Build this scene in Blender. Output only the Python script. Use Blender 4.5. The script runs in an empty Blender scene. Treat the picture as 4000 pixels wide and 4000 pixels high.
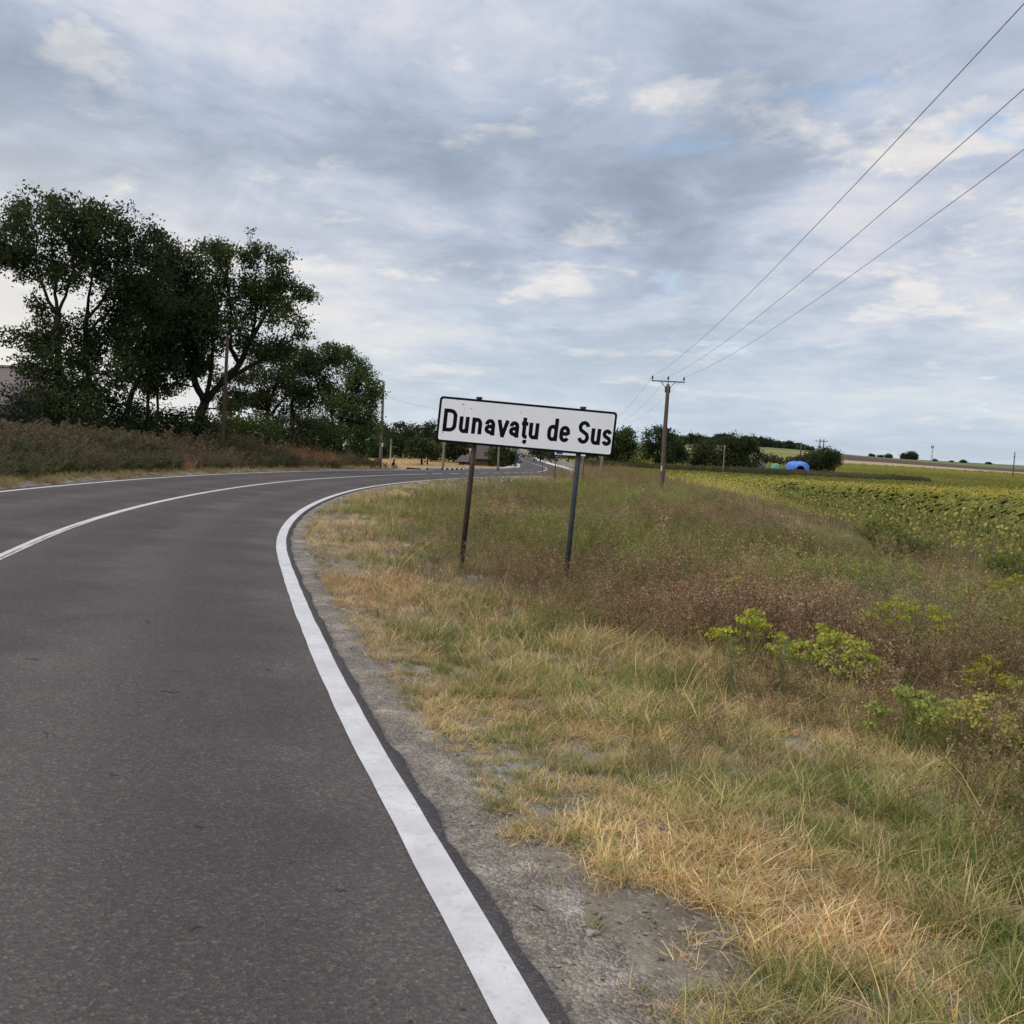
import bpy, math, random
import numpy as np
from mathutils import Matrix, Vector

R = math.radians
SC = bpy.context.scene
COL = SC.collection
rng = np.random.default_rng(7)
random.seed(7)

# ------------------------------------------------------------------ camera, world, sun, exposure
cam_d = bpy.data.cameras.new('camera'); cam = bpy.data.objects.new('camera', cam_d); COL.objects.link(cam)
cam_d.sensor_width = 36; cam_d.sensor_height = 36; cam_d.sensor_fit = 'HORIZONTAL'; cam_d.lens = 36.0
cam_d.clip_start = .05; cam_d.clip_end = 6000
cam.matrix_world = (Matrix.Translation((0, 0, 1.65)) @ Matrix.Rotation(R(90 - 3.9275), 4, 'X') @ Matrix.Rotation(R(3.0), 4, 'Z'))
SC.camera = cam
SUN_AZ, SUN_EL = -122.0, 33.0                                   # degrees left of the view, above the horizon
sd = Vector((math.sin(R(SUN_AZ)) * math.cos(R(SUN_EL)), math.cos(R(SUN_AZ)) * math.cos(R(SUN_EL)), math.sin(R(SUN_EL))))
sun_d = bpy.data.lights.new('sun', 'SUN'); sun_d.energy = 1.5; sun_d.angle = R(35); sun_d.color = (1, .88, .72)
sun = bpy.data.objects.new('sun', sun_d); COL.objects.link(sun); sun.rotation_euler = sd.to_track_quat('Z', 'Y').to_euler()
SC.view_settings.view_transform = 'Standard'; SC.view_settings.look = 'None'
SC.view_settings.exposure = 0.2; SC.view_settings.gamma = 1.0; SC.view_settings.use_curve_mapping = False

class NT:
    """small helper round a node tree"""
    def __init__(s, tree): s.t = tree; s.n = tree.nodes; s.l = tree.links
    def node(s, typ, ins=None, **kw):
        n = s.n.new(typ)
        for k, v in kw.items(): setattr(n, k, v)
        for k, v in (ins or {}).items():
            i = n.inputs[k]
            if hasattr(v, 'is_output') or isinstance(v, bpy.types.NodeSocket): s.l.new(v, i)
            else: i.default_value = v
        return n
    def math(s, op, a, b=0.0, c=0.0, clamp=False):
        n = s.node('ShaderNodeMath', {0: a, 1: b, 2: c}, operation=op); n.use_clamp = clamp; return n.outputs[0]
    def noise(s, vec, scale, detail=4, rough=.55, dist=0.0, out='Fac'):
        return s.node('ShaderNodeTexNoise', {'Vector': vec, 'Scale': scale, 'Detail': detail, 'Roughness': rough, 'Distortion': dist}).outputs[out]
    def ramp(s, fac, stops, interp='LINEAR'):
        n = s.node('ShaderNodeValToRGB', {'Fac': fac}); cr = n.color_ramp; cr.interpolation = interp
        while len(cr.elements) < len(stops): cr.elements.new(.5)
        for e, (p, c) in zip(cr.elements, stops): e.position = p; e.color = tuple(c) + ((1,) if len(c) == 3 else ())
        return n.outputs[0]
    def mix(s, fac, a, b, blend='MIX'):
        n = s.node('ShaderNodeMix', data_type='RGBA', blend_type=blend)
        for i, v in ((0, fac), (6, a), (7, b)):
            if isinstance(v, bpy.types.NodeSocket): s.l.new(v, n.inputs[i])
            else: n.inputs[i].default_value = v if i == 0 else (tuple(v) + ((1,) if len(v) == 3 else ()))
        return n.outputs[2]
    def rng(s, v, a, b, c=0.0, d=1.0, smooth=True):
        n = s.node('ShaderNodeMapRange', {0: v, 1: a, 2: b, 3: c, 4: d}); n.interpolation_type = 'SMOOTHSTEP' if smooth else 'LINEAR'; return n.outputs[0]

world = bpy.data.worlds.new('World'); SC.world = world; world.use_nodes = True
W = NT(world.node_tree); W.n.clear()
tc = W.node('ShaderNodeTexCoord').outputs['Generated']
sep = W.node('ShaderNodeSeparateXYZ', {0: tc}).outputs
zc = W.math('ADD', W.math('MAXIMUM', sep[2], 0.0), .14)
cx = W.math('DIVIDE', sep[0], zc); cy = W.math('DIVIDE', sep[1], zc)
cloud_p = W.node('ShaderNodeCombineXYZ', {0: cx, 1: W.math('MULTIPLY', cy, 1.0), 2: 0.0}).outputs[0]
def wmap(scale, loc): return W.node('ShaderNodeMapping', {'Vector': cloud_p, 'Location': loc, 'Scale': scale}).outputs[0]
big = W.noise(wmap((.85, .62, 1), (3.1, 1.7, .3)), 1.0, 5, .5, .4)
mid = W.noise(wmap((2.3, 1.9, 1), (7.4, 2.2, 1.3)), 1.0, 8, .62, .5)
fine = W.noise(wmap((5.6, 5.0, 1), (1.4, 9.2, 4.3)), 1.0, 6, .6, .4)
elev = sep[2]
dens = W.math('ADD', W.math('MULTIPLY', big, .54), W.math('ADD', W.math('MULTIPLY', mid, .33), W.math('MULTIPLY', fine, .13)))
dens = W.math('ADD', dens, W.rng(elev, .10, .40, -.012, .035))
cloud = W.ramp(dens, [(.37, (.71, .69, .685)), (.43, (.575, .595, .665)), (.485, (.43, .485, .595)), (.54, (.335, .395, .50)), (.61, (.265, .32, .40))])
# bright puffs where the layer thins
puff = W.math('ADD', W.math('MULTIPLY', W.noise(wmap((2.0, 1.8, 1), (2.3, 6.6, 2.0)), 1.0, 7, .6, .3), .7), W.math('MULTIPLY', fine, .3))
brk = W.math('MULTIPLY', W.rng(puff, .53, .63), W.rng(dens, .42, .60, 1.0, .35))
cloud = W.mix(W.math('MULTIPLY', brk, .85), cloud, (.84, .785, .725))
veil = W.rng(elev, .0, .22, 1.0, 0.0)
cloud = W.mix(W.math('MULTIPLY', veil, .68), cloud, (.545, .625, .695))
glow = W.node('ShaderNodeVectorMath', {0: tc, 1: (math.sin(R(-45)) * .98, math.cos(R(-45)) * .98, .19)}, operation='DOT_PRODUCT').outputs['Value']
glow = W.math('MULTIPLY', W.math('MULTIPLY', W.rng(glow, .70, 1.0), W.rng(elev, .05, .30, 1.0, 0.0)), .8)
cloud = W.mix(glow, cloud, (.86, .80, .72))
# overcast brightens overhead; the unseen zenith is raised to lift light on the ground
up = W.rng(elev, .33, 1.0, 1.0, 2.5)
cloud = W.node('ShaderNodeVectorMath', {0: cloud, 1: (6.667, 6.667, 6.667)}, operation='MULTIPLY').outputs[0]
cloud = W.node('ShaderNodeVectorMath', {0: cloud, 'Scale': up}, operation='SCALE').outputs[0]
sky = W.node('ShaderNodeTexSky', sky_type='NISHITA', sun_disc=False, sun_elevation=R(SUN_EL), sun_rotation=R(SUN_AZ), air_density=1.0, dust_density=1.2)
gap = W.rng(W.noise(wmap((1.6, 1.6, 1), (5.2, 3.3, 7.0)), 1.0, 6, .6, .4), .60, .72, 0.0, .62)
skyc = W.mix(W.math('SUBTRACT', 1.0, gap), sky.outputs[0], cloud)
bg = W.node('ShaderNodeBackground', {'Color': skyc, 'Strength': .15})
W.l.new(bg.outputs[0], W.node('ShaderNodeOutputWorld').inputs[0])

# ------------------------------------------------------------------ object helpers
def tag(o, label=None, cat=None, group=None, kind=None):
    for k, v in (('label', label), ('category', cat), ('group', group), ('kind', kind)):
        if v: o[k] = v
    return o
def empty(name, loc, rot=(0, 0, 0)):
    o = bpy.data.objects.new(name, None); COL.objects.link(o); o.location = loc; o.rotation_euler = rot; o.empty_display_size = .2; return o
def newmesh(name, V, F, mats=(), smooth=False, tint=None, fm=None):
    """V n x 3, F: list of index arrays (each m x k) or one array"""
    me = bpy.data.meshes.new(name); V = np.asarray(V, np.float32)
    Fs = F if isinstance(F, list) else [F]
    Fs = [np.asarray(f, np.int32) for f in Fs if len(f)]
    me.vertices.add(len(V)); me.vertices.foreach_set('co', V.ravel())
    loops = np.concatenate([f.ravel() for f in Fs]); tot = np.concatenate([np.full(len(f), f.shape[1], np.int32) for f in Fs])
    st = np.concatenate([[0], np.cumsum(tot)[:-1]]).astype(np.int32)
    me.loops.add(len(loops)); me.loops.foreach_set('vertex_index', loops)
    me.polygons.add(len(tot)); me.polygons.foreach_set('loop_start', st)
    me.polygons.foreach_set('use_smooth', np.full(len(tot), smooth))
    for m in (mats if isinstance(mats, (list, tuple)) else [mats]): me.materials.append(m)
    if fm is not None: me.polygons.foreach_set('material_index', np.asarray(fm, np.int32))
    if tint is not None:
        a = me.attributes.new('tint', 'FLOAT_COLOR', 'POINT'); t = np.ones((len(V), 4), np.float32); t[:, :3] = tint; a.data.foreach_set('color', t.ravel())
    me.update(calc_edges=True); me.validate(); return me
def mobj(name, me, parent=None, loc=(0, 0, 0), rot=(0, 0, 0)):
    o = bpy.data.objects.new(name, me); COL.objects.link(o); o.location = loc; o.rotation_euler = rot
    if parent is not None: o.parent = parent
    return o
class MB:
    """collects primitives, builds one mesh"""
    def __init__(s): s.V = []; s.F3 = []; s.F4 = []; s.n = 0
    def add(s, V, F):
        V = np.asarray(V, float)
        for f in F: (s.F4 if len(f) == 4 else s.F3).append([i + s.n for i in f])
        s.V.append(V); s.n += len(V); return s
    def box(s, c, h, rot=None):
        v = np.array([[x, y, z] for x in (-1, 1) for y in (-1, 1) for z in (-1, 1)], float) * h
        if rot is not None: v = v @ np.array(Matrix(rot) if not isinstance(rot, Matrix) else rot).T
        return s.add(v + c, [(0, 1, 3, 2), (4, 6, 7, 5), (0, 4, 5, 1), (2, 3, 7, 6), (0, 2, 6, 4), (1, 5, 7, 3)])
    def tube(s, P, r, k=8, cap=True):
        P = np.asarray(P, float); r = np.broadcast_to(np.asarray(r, float), (len(P),))
        T = np.gradient(P, axis=0); T /= np.linalg.norm(T, axis=1)[:, None] + 1e-9
        ref = np.array([0, 0, 1.]) if abs(T[0][2]) < .9 else np.array([1., 0, 0])
        rings = []
        for p, t, q in zip(P, T, r):
            a = np.cross(t, ref); a /= np.linalg.norm(a) + 1e-9; b = np.cross(t, a)
            an = np.arange(k) * 2 * math.pi / k
            rings.append(p + q * (np.cos(an)[:, None] * a + np.sin(an)[:, None] * b))
        F = []
        for i in range(len(P) - 1):
            for j in range(k):
                F.append((i * k + j, i * k + (j + 1) % k, (i + 1) * k + (j + 1) % k, (i + 1) * k + j))
        V = np.vstack(rings)
        if cap:
            n = len(V); V = np.vstack([V, P[0], P[-1]]); e = (len(P) - 1) * k
            for j in range(k): F.append((n, (j + 1) % k, j)); F.append((n + 1, e + j, e + (j + 1) % k))
        return s.add(V, F)
    def lathe(s, prof, c=(0, 0, 0), k=12):
        prof = [(max(r, 1e-4), z) for r, z in prof]
        V = [(c[0] + r * math.cos(2 * math.pi * j / k), c[1] + r * math.sin(2 * math.pi * j / k), c[2] + z) for r, z in prof for j in range(k)]
        F = [(i * k + j, i * k + (j + 1) % k, (i + 1) * k + (j + 1) % k, (i + 1) * k + j) for i in range(len(prof) - 1) for j in range(k)]
        return s.add(V, F)
    def mesh(s, name, mat, smooth=False):
        return newmesh(name, np.vstack(s.V), [np.array(s.F4).reshape(-1, 4), np.array(s.F3).reshape(-1, 3)], mat, smooth)
    def build(s, name, mat, parent=None, smooth=False, loc=(0, 0, 0), rot=(0, 0, 0)): return mobj(name, s.mesh(name, mat, smooth), parent, loc, rot)
def copy_tree(o, parent=None):
    c = o.copy(); COL.objects.link(c); c.parent = parent
    for ch in o.children: copy_tree(ch, c)
    return c

# ------------------------------------------------------------------ materials
def material(name, rough=.85, spec=.3):
    m = bpy.data.materials.new(name); m.use_nodes = True; t = NT(m.node_tree)
    b = t.n['Principled BSDF']; b.inputs['Roughness'].default_value = rough; b.inputs['Specular IOR Level'].default_value = spec
    return m, t, b
def objco(t): return t.node('ShaderNodeTexCoord').outputs['Object']
def bump(t, b, h, dist=.01, strength=.6):
    t.l.new(t.node('ShaderNodeBump', {'Height': h, 'Distance': dist, 'Strength': strength}).outputs[0], b.inputs['Normal'])
def simple(name, col, rough=.7, var=.18, scale=6.0, spec=.3, metal=0.0, bumpd=0.0):
    m, t, b = material(name, rough, spec); co = objco(t); n = t.noise(co, scale, 6, .6)
    c = t.ramp(n, [(.25, [v * (1 - var) for v in col]), (.75, [min(1, v * (1 + var)) for v in col])]); t.l.new(c, b.inputs['Base Color'])
    b.inputs['Metallic'].default_value = metal
    if bumpd: bump(t, b, t.noise(co, scale * 6, 4), bumpd)
    return m
def leafmat(name, trans=.35, instanced=False):
    """diffuse + translucent, tint from the mesh times (instanced) the point's tint"""
    m = bpy.data.materials.new(name); m.use_nodes = True; t = NT(m.node_tree); t.n.clear()
    c = t.node('ShaderNodeAttribute', attribute_name='tint').outputs['Color']
    if instanced: c = t.mix(1.0, c, t.node('ShaderNodeAttribute', attribute_name='ptint', attribute_type='INSTANCER').outputs['Color'], 'MULTIPLY')
    d = t.node('ShaderNodeBsdfDiffuse', {'Color': c}); tr = t.node('ShaderNodeBsdfTranslucent', {'Color': c})
    mx = t.node('ShaderNodeMixShader', {0: trans, 1: d.outputs[0], 2: tr.outputs[0]})
    t.l.new(mx.outputs[0], t.node('ShaderNodeOutputMaterial').inputs[0]); return m

def m_asphalt():
    m, t, b = material('asphalt', .92, .12); co = objco(t)
    patch = t.noise(co, .55, 7, .65); grain = t.noise(co, 60, 4, .75); v = t.node('ShaderNodeTexVoronoi', {'Vector': co, 'Scale': 85.0, 'Randomness': 1.0}).outputs
    base = t.ramp(patch, [(.3, (.084, .069, .061)), (.5, (.103, .086, .076)), (.7, (.130, .110, .096))])
    stone = t.ramp(t.node('ShaderNodeSeparateColor', {0: v['Color']}).outputs[0], [(.0, (.35, .35, .36)), (.5, (.9, .88, .87)), (.85, (1.3, 1.26, 1.2)), (1.0, (2.6, 2.5, 2.35))])
    c = t.mix(.42, base, stone, 'MULTIPLY')
    c = t.mix(t.rng(grain, .3, .7, 0.0, .5), c, (.05, .046, .044))
    lane = t.node('ShaderNodeAttribute', attribute_name='lane').outputs['Fac']; ln_ = t.math('ADD', lane, t.math('MULTIPLY', t.math('SUBTRACT', patch, .5), 1.6))
    trk = t.rng(t.math('COSINE', t.math('MULTIPLY', ln_, 3.95)), -.6, 1.0, .93, 1.10); c = t.node('ShaderNodeVectorMath', {0: c, 'Scale': trk}, operation='SCALE').outputs[0]
    stain = t.rng(t.noise(co, 1.4, 7, .7, .6), .60, .78, 0.0, .35); c = t.mix(stain, c, (.045, .04, .037))
    pit = t.rng(t.noise(co, 11, 3, .5), .735, .79, 0.0, .75); c = t.mix(pit, c, (.028, .026, .025))
    t.l.new(c, b.inputs['Base Color']); bump(t, b, t.math('ADD', v['Distance'], t.math('MULTIPLY', grain, .6)), .006, .8)
    return m
def m_paint(name='road_paint', wear=.5):
    m, t, b = material(name, .7, .3); co = objco(t)
    n = t.noise(co, 28, 6, .7); n2 = t.noise(co, 3.0, 5, .6)
    c = t.ramp(n2, [(.3, (.47, .445, .42)), (.7, (.63, .60, .565))])
    c = t.mix(t.rng(t.noise(co, 9, 7, .75), .46, .70, 0, .6), c, (.40, .375, .35)); w = t.math('MULTIPLY', t.rng(n, .56, .64), t.rng(n2, .35, .65, .15, 1.0)); c = t.mix(t.math('MULTIPLY', w, wear), c, (.24, .22, .21))
    t.l.new(c, b.inputs['Base Color']); bump(t, b, t.noise(co, 120, 3), .003, .5); return m
def m_ground():
    m, t, b = material('dry_soil', .95, .1); co = objco(t)
    n = t.noise(co, .9, 7, .65); f = t.noise(co, 14, 7, .7); v = t.node('ShaderNodeTexVoronoi', {'Vector': co, 'Scale': 55.0}).outputs
    c = t.ramp(n, [(.3, (.15, .12, .08)), (.46, (.22, .18, .125)), (.56, (.30, .26, .20)), (.7, (.38, .335, .27))])
    c = t.mix(t.rng(f, .38, .62, 0.0, .35), c, (.10, .084, .06)); st = t.node('ShaderNodeSeparateColor', {0: v['Color']}).outputs[1]
    c = t.mix(t.rng(st, .8, .95, 0, .55), c, (.36, .33, .29)); t.l.new(c, b.inputs['Base Color']); bump(t, b, t.math('ADD', f, t.math('MULTIPLY', v['Distance'], -.5)), .04, .8); return m
def m_gravel():
    m, t, b = material('gravel_soil', .95, .15); co = objco(t)
    v = t.node('ShaderNodeTexVoronoi', {'Vector': co, 'Scale': 75.0}).outputs; n = t.noise(co, 3.2, 7, .65)
    c = t.ramp(n, [(.3, (.17, .145, .115)), (.5, (.26, .22, .175)), (.66, (.40, .35, .285))])
    st = t.ramp(t.node('ShaderNodeSeparateColor', {0: v['Color']}).outputs[1], [(0, (.5, .5, .5)), (.6, (1, 1, 1)), (1, (1.5, 1.45, 1.4))])
    c = t.mix(.7, c, st, 'MULTIPLY'); t.l.new(c, b.inputs['Base Color']); bump(t, b, t.math('ADD', t.math('MULTIPLY', v['Distance'], -1.0), t.math('MULTIPLY', n, 1.5)), .02, .9); return m
def m_field(name, stops, sc=.05, sy=1.0, fine=1.2):
    m, t, b = material(name, .95, .1); co = t.node('ShaderNodeMapping', {'Vector': objco(t), 'Scale': (1, sy, 1)}).outputs[0]
    n = t.math('ADD', t.math('MULTIPLY', t.noise(co, sc, 6, .6), .65), t.math('MULTIPLY', t.noise(co, fine, 4, .6), .35))
    t.l.new(t.ramp(n, stops), b.inputs['Base Color']); return m
def m_wood(name, c0, c1):
    m, t, b = material(name, .85, .2); co = t.node('ShaderNodeMapping', {'Vector': objco(t), 'Scale': (14, 14, .7)}).outputs[0]
    n = t.noise(co, 1.6, 7, .65); t.l.new(t.ramp(n, [(.3, c0), (.7, c1)]), b.inputs['Base Color']); bump(t, b, n, .01, .5); return m
ASPHALT = m_asphalt(); PAINT = m_paint(); SOIL = m_ground(); GRAVEL = m_gravel()
POLEWOOD = m_wood('pole_wood', (.06, .044, .034), (.14, .108, .085)); GREYWOOD = m_wood('grey_wood', (.13, .105, .08), (.27, .22, .17))
BARK = m_wood('bark', (.011, .009, .007), (.032, .025, .019))
DARKMETAL = simple('dark_metal', (.035, .037, .04), .5, .3, 8, .5)
CONCRETE = simple('concrete', (.36, .34, .31), .9, .2, 3, .2, 0, .004)
LEAF = leafmat('leaf', .3); GRASS = leafmat('grass_blade', .38, True)

# ------------------------------------------------------------------ terrain and road line (metres; camera stands at 0, 0)
def smooth(a, b, x): t = np.clip((np.asarray(x, float) - a) / (b - a), 0, 1); return t * t * (3 - 2 * t)
def base(y): return -0.0165 * np.clip(np.asarray(y, float) - 8, 0, 112)
CL = [(0.5, -14), (-1.0, -6), (-2.38, 0), (-4.02, 5.2), (-5.5, 10.5), (-7.1, 17), (-8.4, 25.5), (-9.2, 36), (-9.2, 47), (-8.0, 61), (-5.9, 75), (-3.0, 89), (-0.2, 103), (2.6, 119), (4.2, 132), (4.3, 146), (3.4, 162), (2.2, 185), (1.2, 215), (0.8, 300)]
def catmull(P, n=24):
    P = np.array(P, float); P = np.vstack([2 * P[0] - P[1], P, 2 * P[-1] - P[-2]]); out = []
    for i in range(1, len(P) - 2):
        t = np.linspace(0, 1, n, endpoint=False)[:, None]; a, b, c, d = P[i - 1], P[i], P[i + 1], P[i + 2]
        out.append(.5 * ((2 * b) + (c - a) * t + (2 * a - 5 * b + 4 * c - d) * t ** 2 + (-a + 3 * b - 3 * c + d) * t ** 3))
    return np.vstack(out + [P[-2][None]])
S = catmull(CL)
for _ in range(60): S[1:-1] = .25 * S[:-2] + .5 * S[1:-1] + .25 * S[2:]
TAN = np.gradient(S, axis=0); TAN /= np.linalg.norm(TAN, axis=1)[:, None]
NRM = np.stack([TAN[:, 1], -TAN[:, 0]], 1)                       # to the right of the road
ARC = np.concatenate([[0], np.cumsum(np.linalg.norm(np.diff(S, axis=0), axis=1))])
def road_st(x, y):
    """(distance along the road, offset to the right of its centre line)"""
    x = np.ravel(x); y = np.ravel(y); s = np.empty(len(x)); t = np.empty(len(x))
    for a in range(0, len(x), 20000):
        px, py = x[a:a + 20000, None], y[a:a + 20000, None]
        i = ((px - S[None, :, 0]) ** 2 + (py - S[None, :, 1]) ** 2).argmin(1)
        dx, dy = px[:, 0] - S[i, 0], py[:, 0] - S[i, 1]
        s[a:a + 20000] = ARC[i] + dx * TAN[i, 0] + dy * TAN[i, 1]
        tt = dx * NRM[i, 0] + dy * NRM[i, 1]; d = np.hypot(dx, dy); t[a:a + 20000] = np.where(np.abs(tt) < .8 * d, np.sign(tt) * d, tt)
    return s, t
def cross(t): return .1 * (3.2 - np.clip(t, -3.6, 3.6)) / 3.2
def wob(x, y, f=1.0): return (np.sin(1.3 * f * x + .7 * f * y + 1) + np.sin(-.9 * f * x + 1.7 * f * y + 2.3) + np.sin(2.3 * f * x - .4 * f * y + .6) * .6) / 2.6
def ground_z(x, y, t=None):
    sh = np.shape(x); x = np.ravel(np.asarray(x, float)); y = np.ravel(np.asarray(y, float))
    if t is None: t = road_st(x, y)[1]
    t = np.ravel(t); b = base(y); e = cross(t)
    z = b + e * (1 - smooth(3.6, 7, np.abs(t)))
    z = z - .36 * smooth(4.4, 8.5, t) * (1 - smooth(110, 150, y)) - .03 * smooth(3.5, 4.2, t)
    z = z + (0.55 * smooth(4.2, 13, -t) + .12 * smooth(3.6, 4.2, -t)) * (1 - smooth(72, 90, y)) * smooth(-5, 12, y)
    z = z + .03 * wob(x, y) * smooth(4.0, 6, np.abs(t)) * (1 - smooth(60, 100, y)) + .035 * wob(x, y, 2.7) * smooth(4.2, 5, np.abs(t)) * (1 - smooth(20, 40, y))
    z = z + .02 * np.clip(y - 430, 0, 280) + 4.2 * np.exp(-((x - 150) / 75) ** 2 - ((y - 640) / 160) ** 2)
    z = z - .13 * (np.abs(t) < 3.45) * (y < 300) - .09 * ((t > 3.1) & (t < 3.62) & (y < 101))
    return z.reshape(sh)
def gz(x, y): return float(ground_z(np.array([x]), np.array([y]))[0])

rows = np.concatenate([np.linspace(-14, 30, 190), 30 * (2900 / 30) ** np.linspace(0, 1, 230)[1:]]); us = np.linspace(-1.5, 1.5, 420)
GX = us[None, :] * (np.maximum(rows, -9)[:, None] + 16); GY = np.repeat(rows[:, None], len(us), 1)
GS, GT = road_st(GX, GY); GZ = ground_z(GX, GY, GT)
GV = np.stack([GX.ravel(), GY.ravel(), GZ.ravel()], 1)
nr, nu = GX.shape; ii = (np.arange(nr - 1)[:, None] * nu + np.arange(nu - 1)[None, :]).ravel()
GF = np.stack([ii, ii + 1, ii + nu + 1, ii + nu], 1)
FC = GV[GF].mean(1)
def edge_x(y): return np.interp(y, [0, 19.7, 23, 29, 34, 38, 52, 84, 113, 133, 200], [10.2, 9.9, 9.9, 10.5, 10.8, 11, 13.2, 16.7, 16.4, 14, 12])
def zone_of(x, y):
    z = np.zeros(len(x), int)
    z[(y > 155) & (y < 575) & (x > 12)] = 1                       # crop far out
    z[(y >= 455) & (y < 486) & (x > .315 * y)] = 2                      # stubble
    z[(y >= 486) & (y < 575) & (x > .305 * y)] = 3                      # ploughed
    z[(y >= 575)] = 4                                             # far grass
    z[(y > 96) & (y <= 575) & (x < -2 + (y - 96) * .02) & (x > -60)] = 5      # straw meadow left of the road
    z[(x > edge_x(y) + .2) & (y <= 155) & (y > 3)] = 6
    return z
ZN = zone_of(FC[:, 0], FC[:, 1])
ZMAT = {0: ('ground', SOIL), 1: ('crop_field', m_field('far_crop', [(.3, (.13, .13, .04)), (.48, (.20, .19, .06)), (.62, (.27, .24, .075)), (.75, (.33, .27, .08))], .035, .25)),
        2: ('stubble_field', m_field('stubble', [(.3, (.30, .23, .13)), (.7, (.42, .33, .19))], .1, .2)),
        3: ('ploughed_field', m_field('ploughed', [(.3, (.075, .045, .034)), (.7, (.125, .08, .06))], .06, .3)),
        4: ('far_grassland', m_field('far_grass', [(.3, (.10, .12, .045)), (.7, (.18, .18, .075))], .03, .3)),
        5: ('straw_meadow', m_field('straw', [(.3, (.22, .15, .075)), (.5, (.34, .24, .12)), (.7, (.44, .32, .16))], .12, .4)),
        6: ('sunflower_ground', m_field('field_soil', [(.3, (.07, .055, .035)), (.7, (.13, .10, .06))], .6))}
for k, (nm, mt) in ZMAT.items():
    f = GF[ZN == k]; u, inv = np.unique(f, return_inverse=True)
    tag(mobj(nm, newmesh(nm, GV[u], inv.reshape(-1, 4), mt, True)), kind='structure')

# ------------------------------------------------------------------ road, markings, kerbs
def at_s(s): return np.stack([np.interp(s, ARC, S[:, 0]), np.interp(s, ARC, S[:, 1])], 1), np.stack([np.interp(s, ARC, NRM[:, 0]), np.interp(s, ARC, NRM[:, 1])], 1)
def ribbon(name, s0, s1, offs, dz, mat, parent=None, step=.25, zf=None, jag=None):
    n = max(2, int((s1 - s0) / step) + 1); s = np.linspace(s0, s1, n); P, N = at_s(s); L = []
    for k, o in enumerate(offs):
        oo = np.full(n, o, float)
        if jag and k in jag: oo = oo + jag[k](s)
        q = P + N * oo[:, None]; z = base(q[:, 1]) + cross(oo) if zf is None else zf(q[:, 0], q[:, 1], oo, k)
        L.append(np.column_stack([q, z + (dz[k] if isinstance(dz, (list, tuple)) else dz)]))
    m = len(offs); V = np.stack(L, 1).reshape(-1, 3); i = (np.arange(n - 1)[:, None] * m + np.arange(m - 1)[None, :]).ravel()
    return mobj(name, newmesh(name, V, np.stack([i, i + 1, i + m + 1, i + m], 1), mat, True), parent)
def frac(s, k): v = np.sin(s * k) * 43758.5; return v - np.floor(v)
def rag(amp, k0):
    def f(s): return amp * (np.sin(s * 3.1 + k0) * .4 + np.sin(s * 7.7 + 2 * k0) * .3 + (frac(s, 12.98 + k0) - .5) * 1.0)
    return f
SMAX = ARC[-1] - 2
road = ribbon('road', .5, SMAX, (-3.56, -3.55, -3.3, -1.65, 0, 1.6, 3.2, 3.335, 3.35), [-.12, 0, 0, 0, 0, 0, 0, 0, -.11], ASPHALT, None, .12, None, {7: rag(.025, 1.0), 8: rag(.025, 1.0)})
la = road.data.attributes.new('lane', 'FLOAT', 'POINT'); la.data.foreach_set('value', np.tile(np.array([-3.56, -3.55, -3.3, -1.65, 0, 1.6, 3.2, 3.37, 3.385], np.float32), len(road.data.vertices) // 9))
tag(road, kind='structure')
def sy(y): return float(np.interp(y, S[:, 1], ARC))
w = .075
ribbon('edge_line', .5, sy(96), (3.2 - w, 3.2 + w), .004, PAINT, road, .2, None, {0: rag(.004, 2), 1: rag(.004, 3)})
ribbon('edge_line', .5, sy(86), (-3.3, -3.17), .004, m_paint('worn_edge_paint', .75), road, .2)
ribbon('centre_line', .5, sy(73), (-.06, .07), .004, PAINT, road, .2, None, {0: rag(.004, 4), 1: rag(.004, 5)})
seam = simple('sealed_seam', (.03, .029, .028), .6)
ribbon('paint_seam', .5, sy(17), (.022, .034), .008, seam, road, .1, None, {0: rag(.006, 4), 1: rag(.008, 7)})
a = sy(74.5)
while a < sy(119): ribbon('centre_dash', a, a + 3.0, (-.07, .07), .004, PAINT, road, .5); a += 5.0
ribbon('centre_line', sy(121), sy(165), (-.08, .08), .004, PAINT, road, .5)
a = sy(168)
while a < sy(240): ribbon('centre_dash', a, a + 4.0, (-.08, .08), .004, PAINT, road, .5); a += 8.0
ribbon('edge_line', sy(108), sy(260), (3.12, 3.28), .004, PAINT, road, .5)
# cracks and small holes worn into the asphalt
def crack(x, y, ang, ln, wd):
    n = 9; q = np.linspace(-.5, .5, n) * ln; off = np.cumsum(rng.normal(0, wd * .6, n)); c, s_ = math.cos(ang), math.sin(ang); ww = wd * np.sin(np.linspace(.15, 3.0, n)) * rng.uniform(.4, 1.2, n)
    L = []
    for sg in (-1, 1):
        px = x + c * q - s_ * (off + sg * ww / 2); py = y + s_ * q + c * (off + sg * ww / 2); t = road_st(px, py)[1]
        L.append(np.column_stack([px, py, base(py) + cross(t) + .003]))
    V = np.stack(L, 1).reshape(-1, 3); i = np.arange(n - 1) * 2
    mobj('crack', newmesh('crack', V, np.stack([i, i + 1, i + 3, i + 2], 1), seam), road)
crack(-2.02, 6.12, .35, .12, .03); crack(-1.86, 6.19, .4, .10, .012)
for x_, y_, l_ in ((-1.2, 4.05, .06), (-3.1, 6.6, .08), (-.55, 3.55, .05), (-2.3, 5.1, .05), (-1.75, 4.6, .05), (-.95, 3.2, .04), (-2.9, 8.3, .1), (-1.6, 6.9, .07)): crack(x_, y_, rng.uniform(-.5, .6), l_, l_ * .45)
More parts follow.
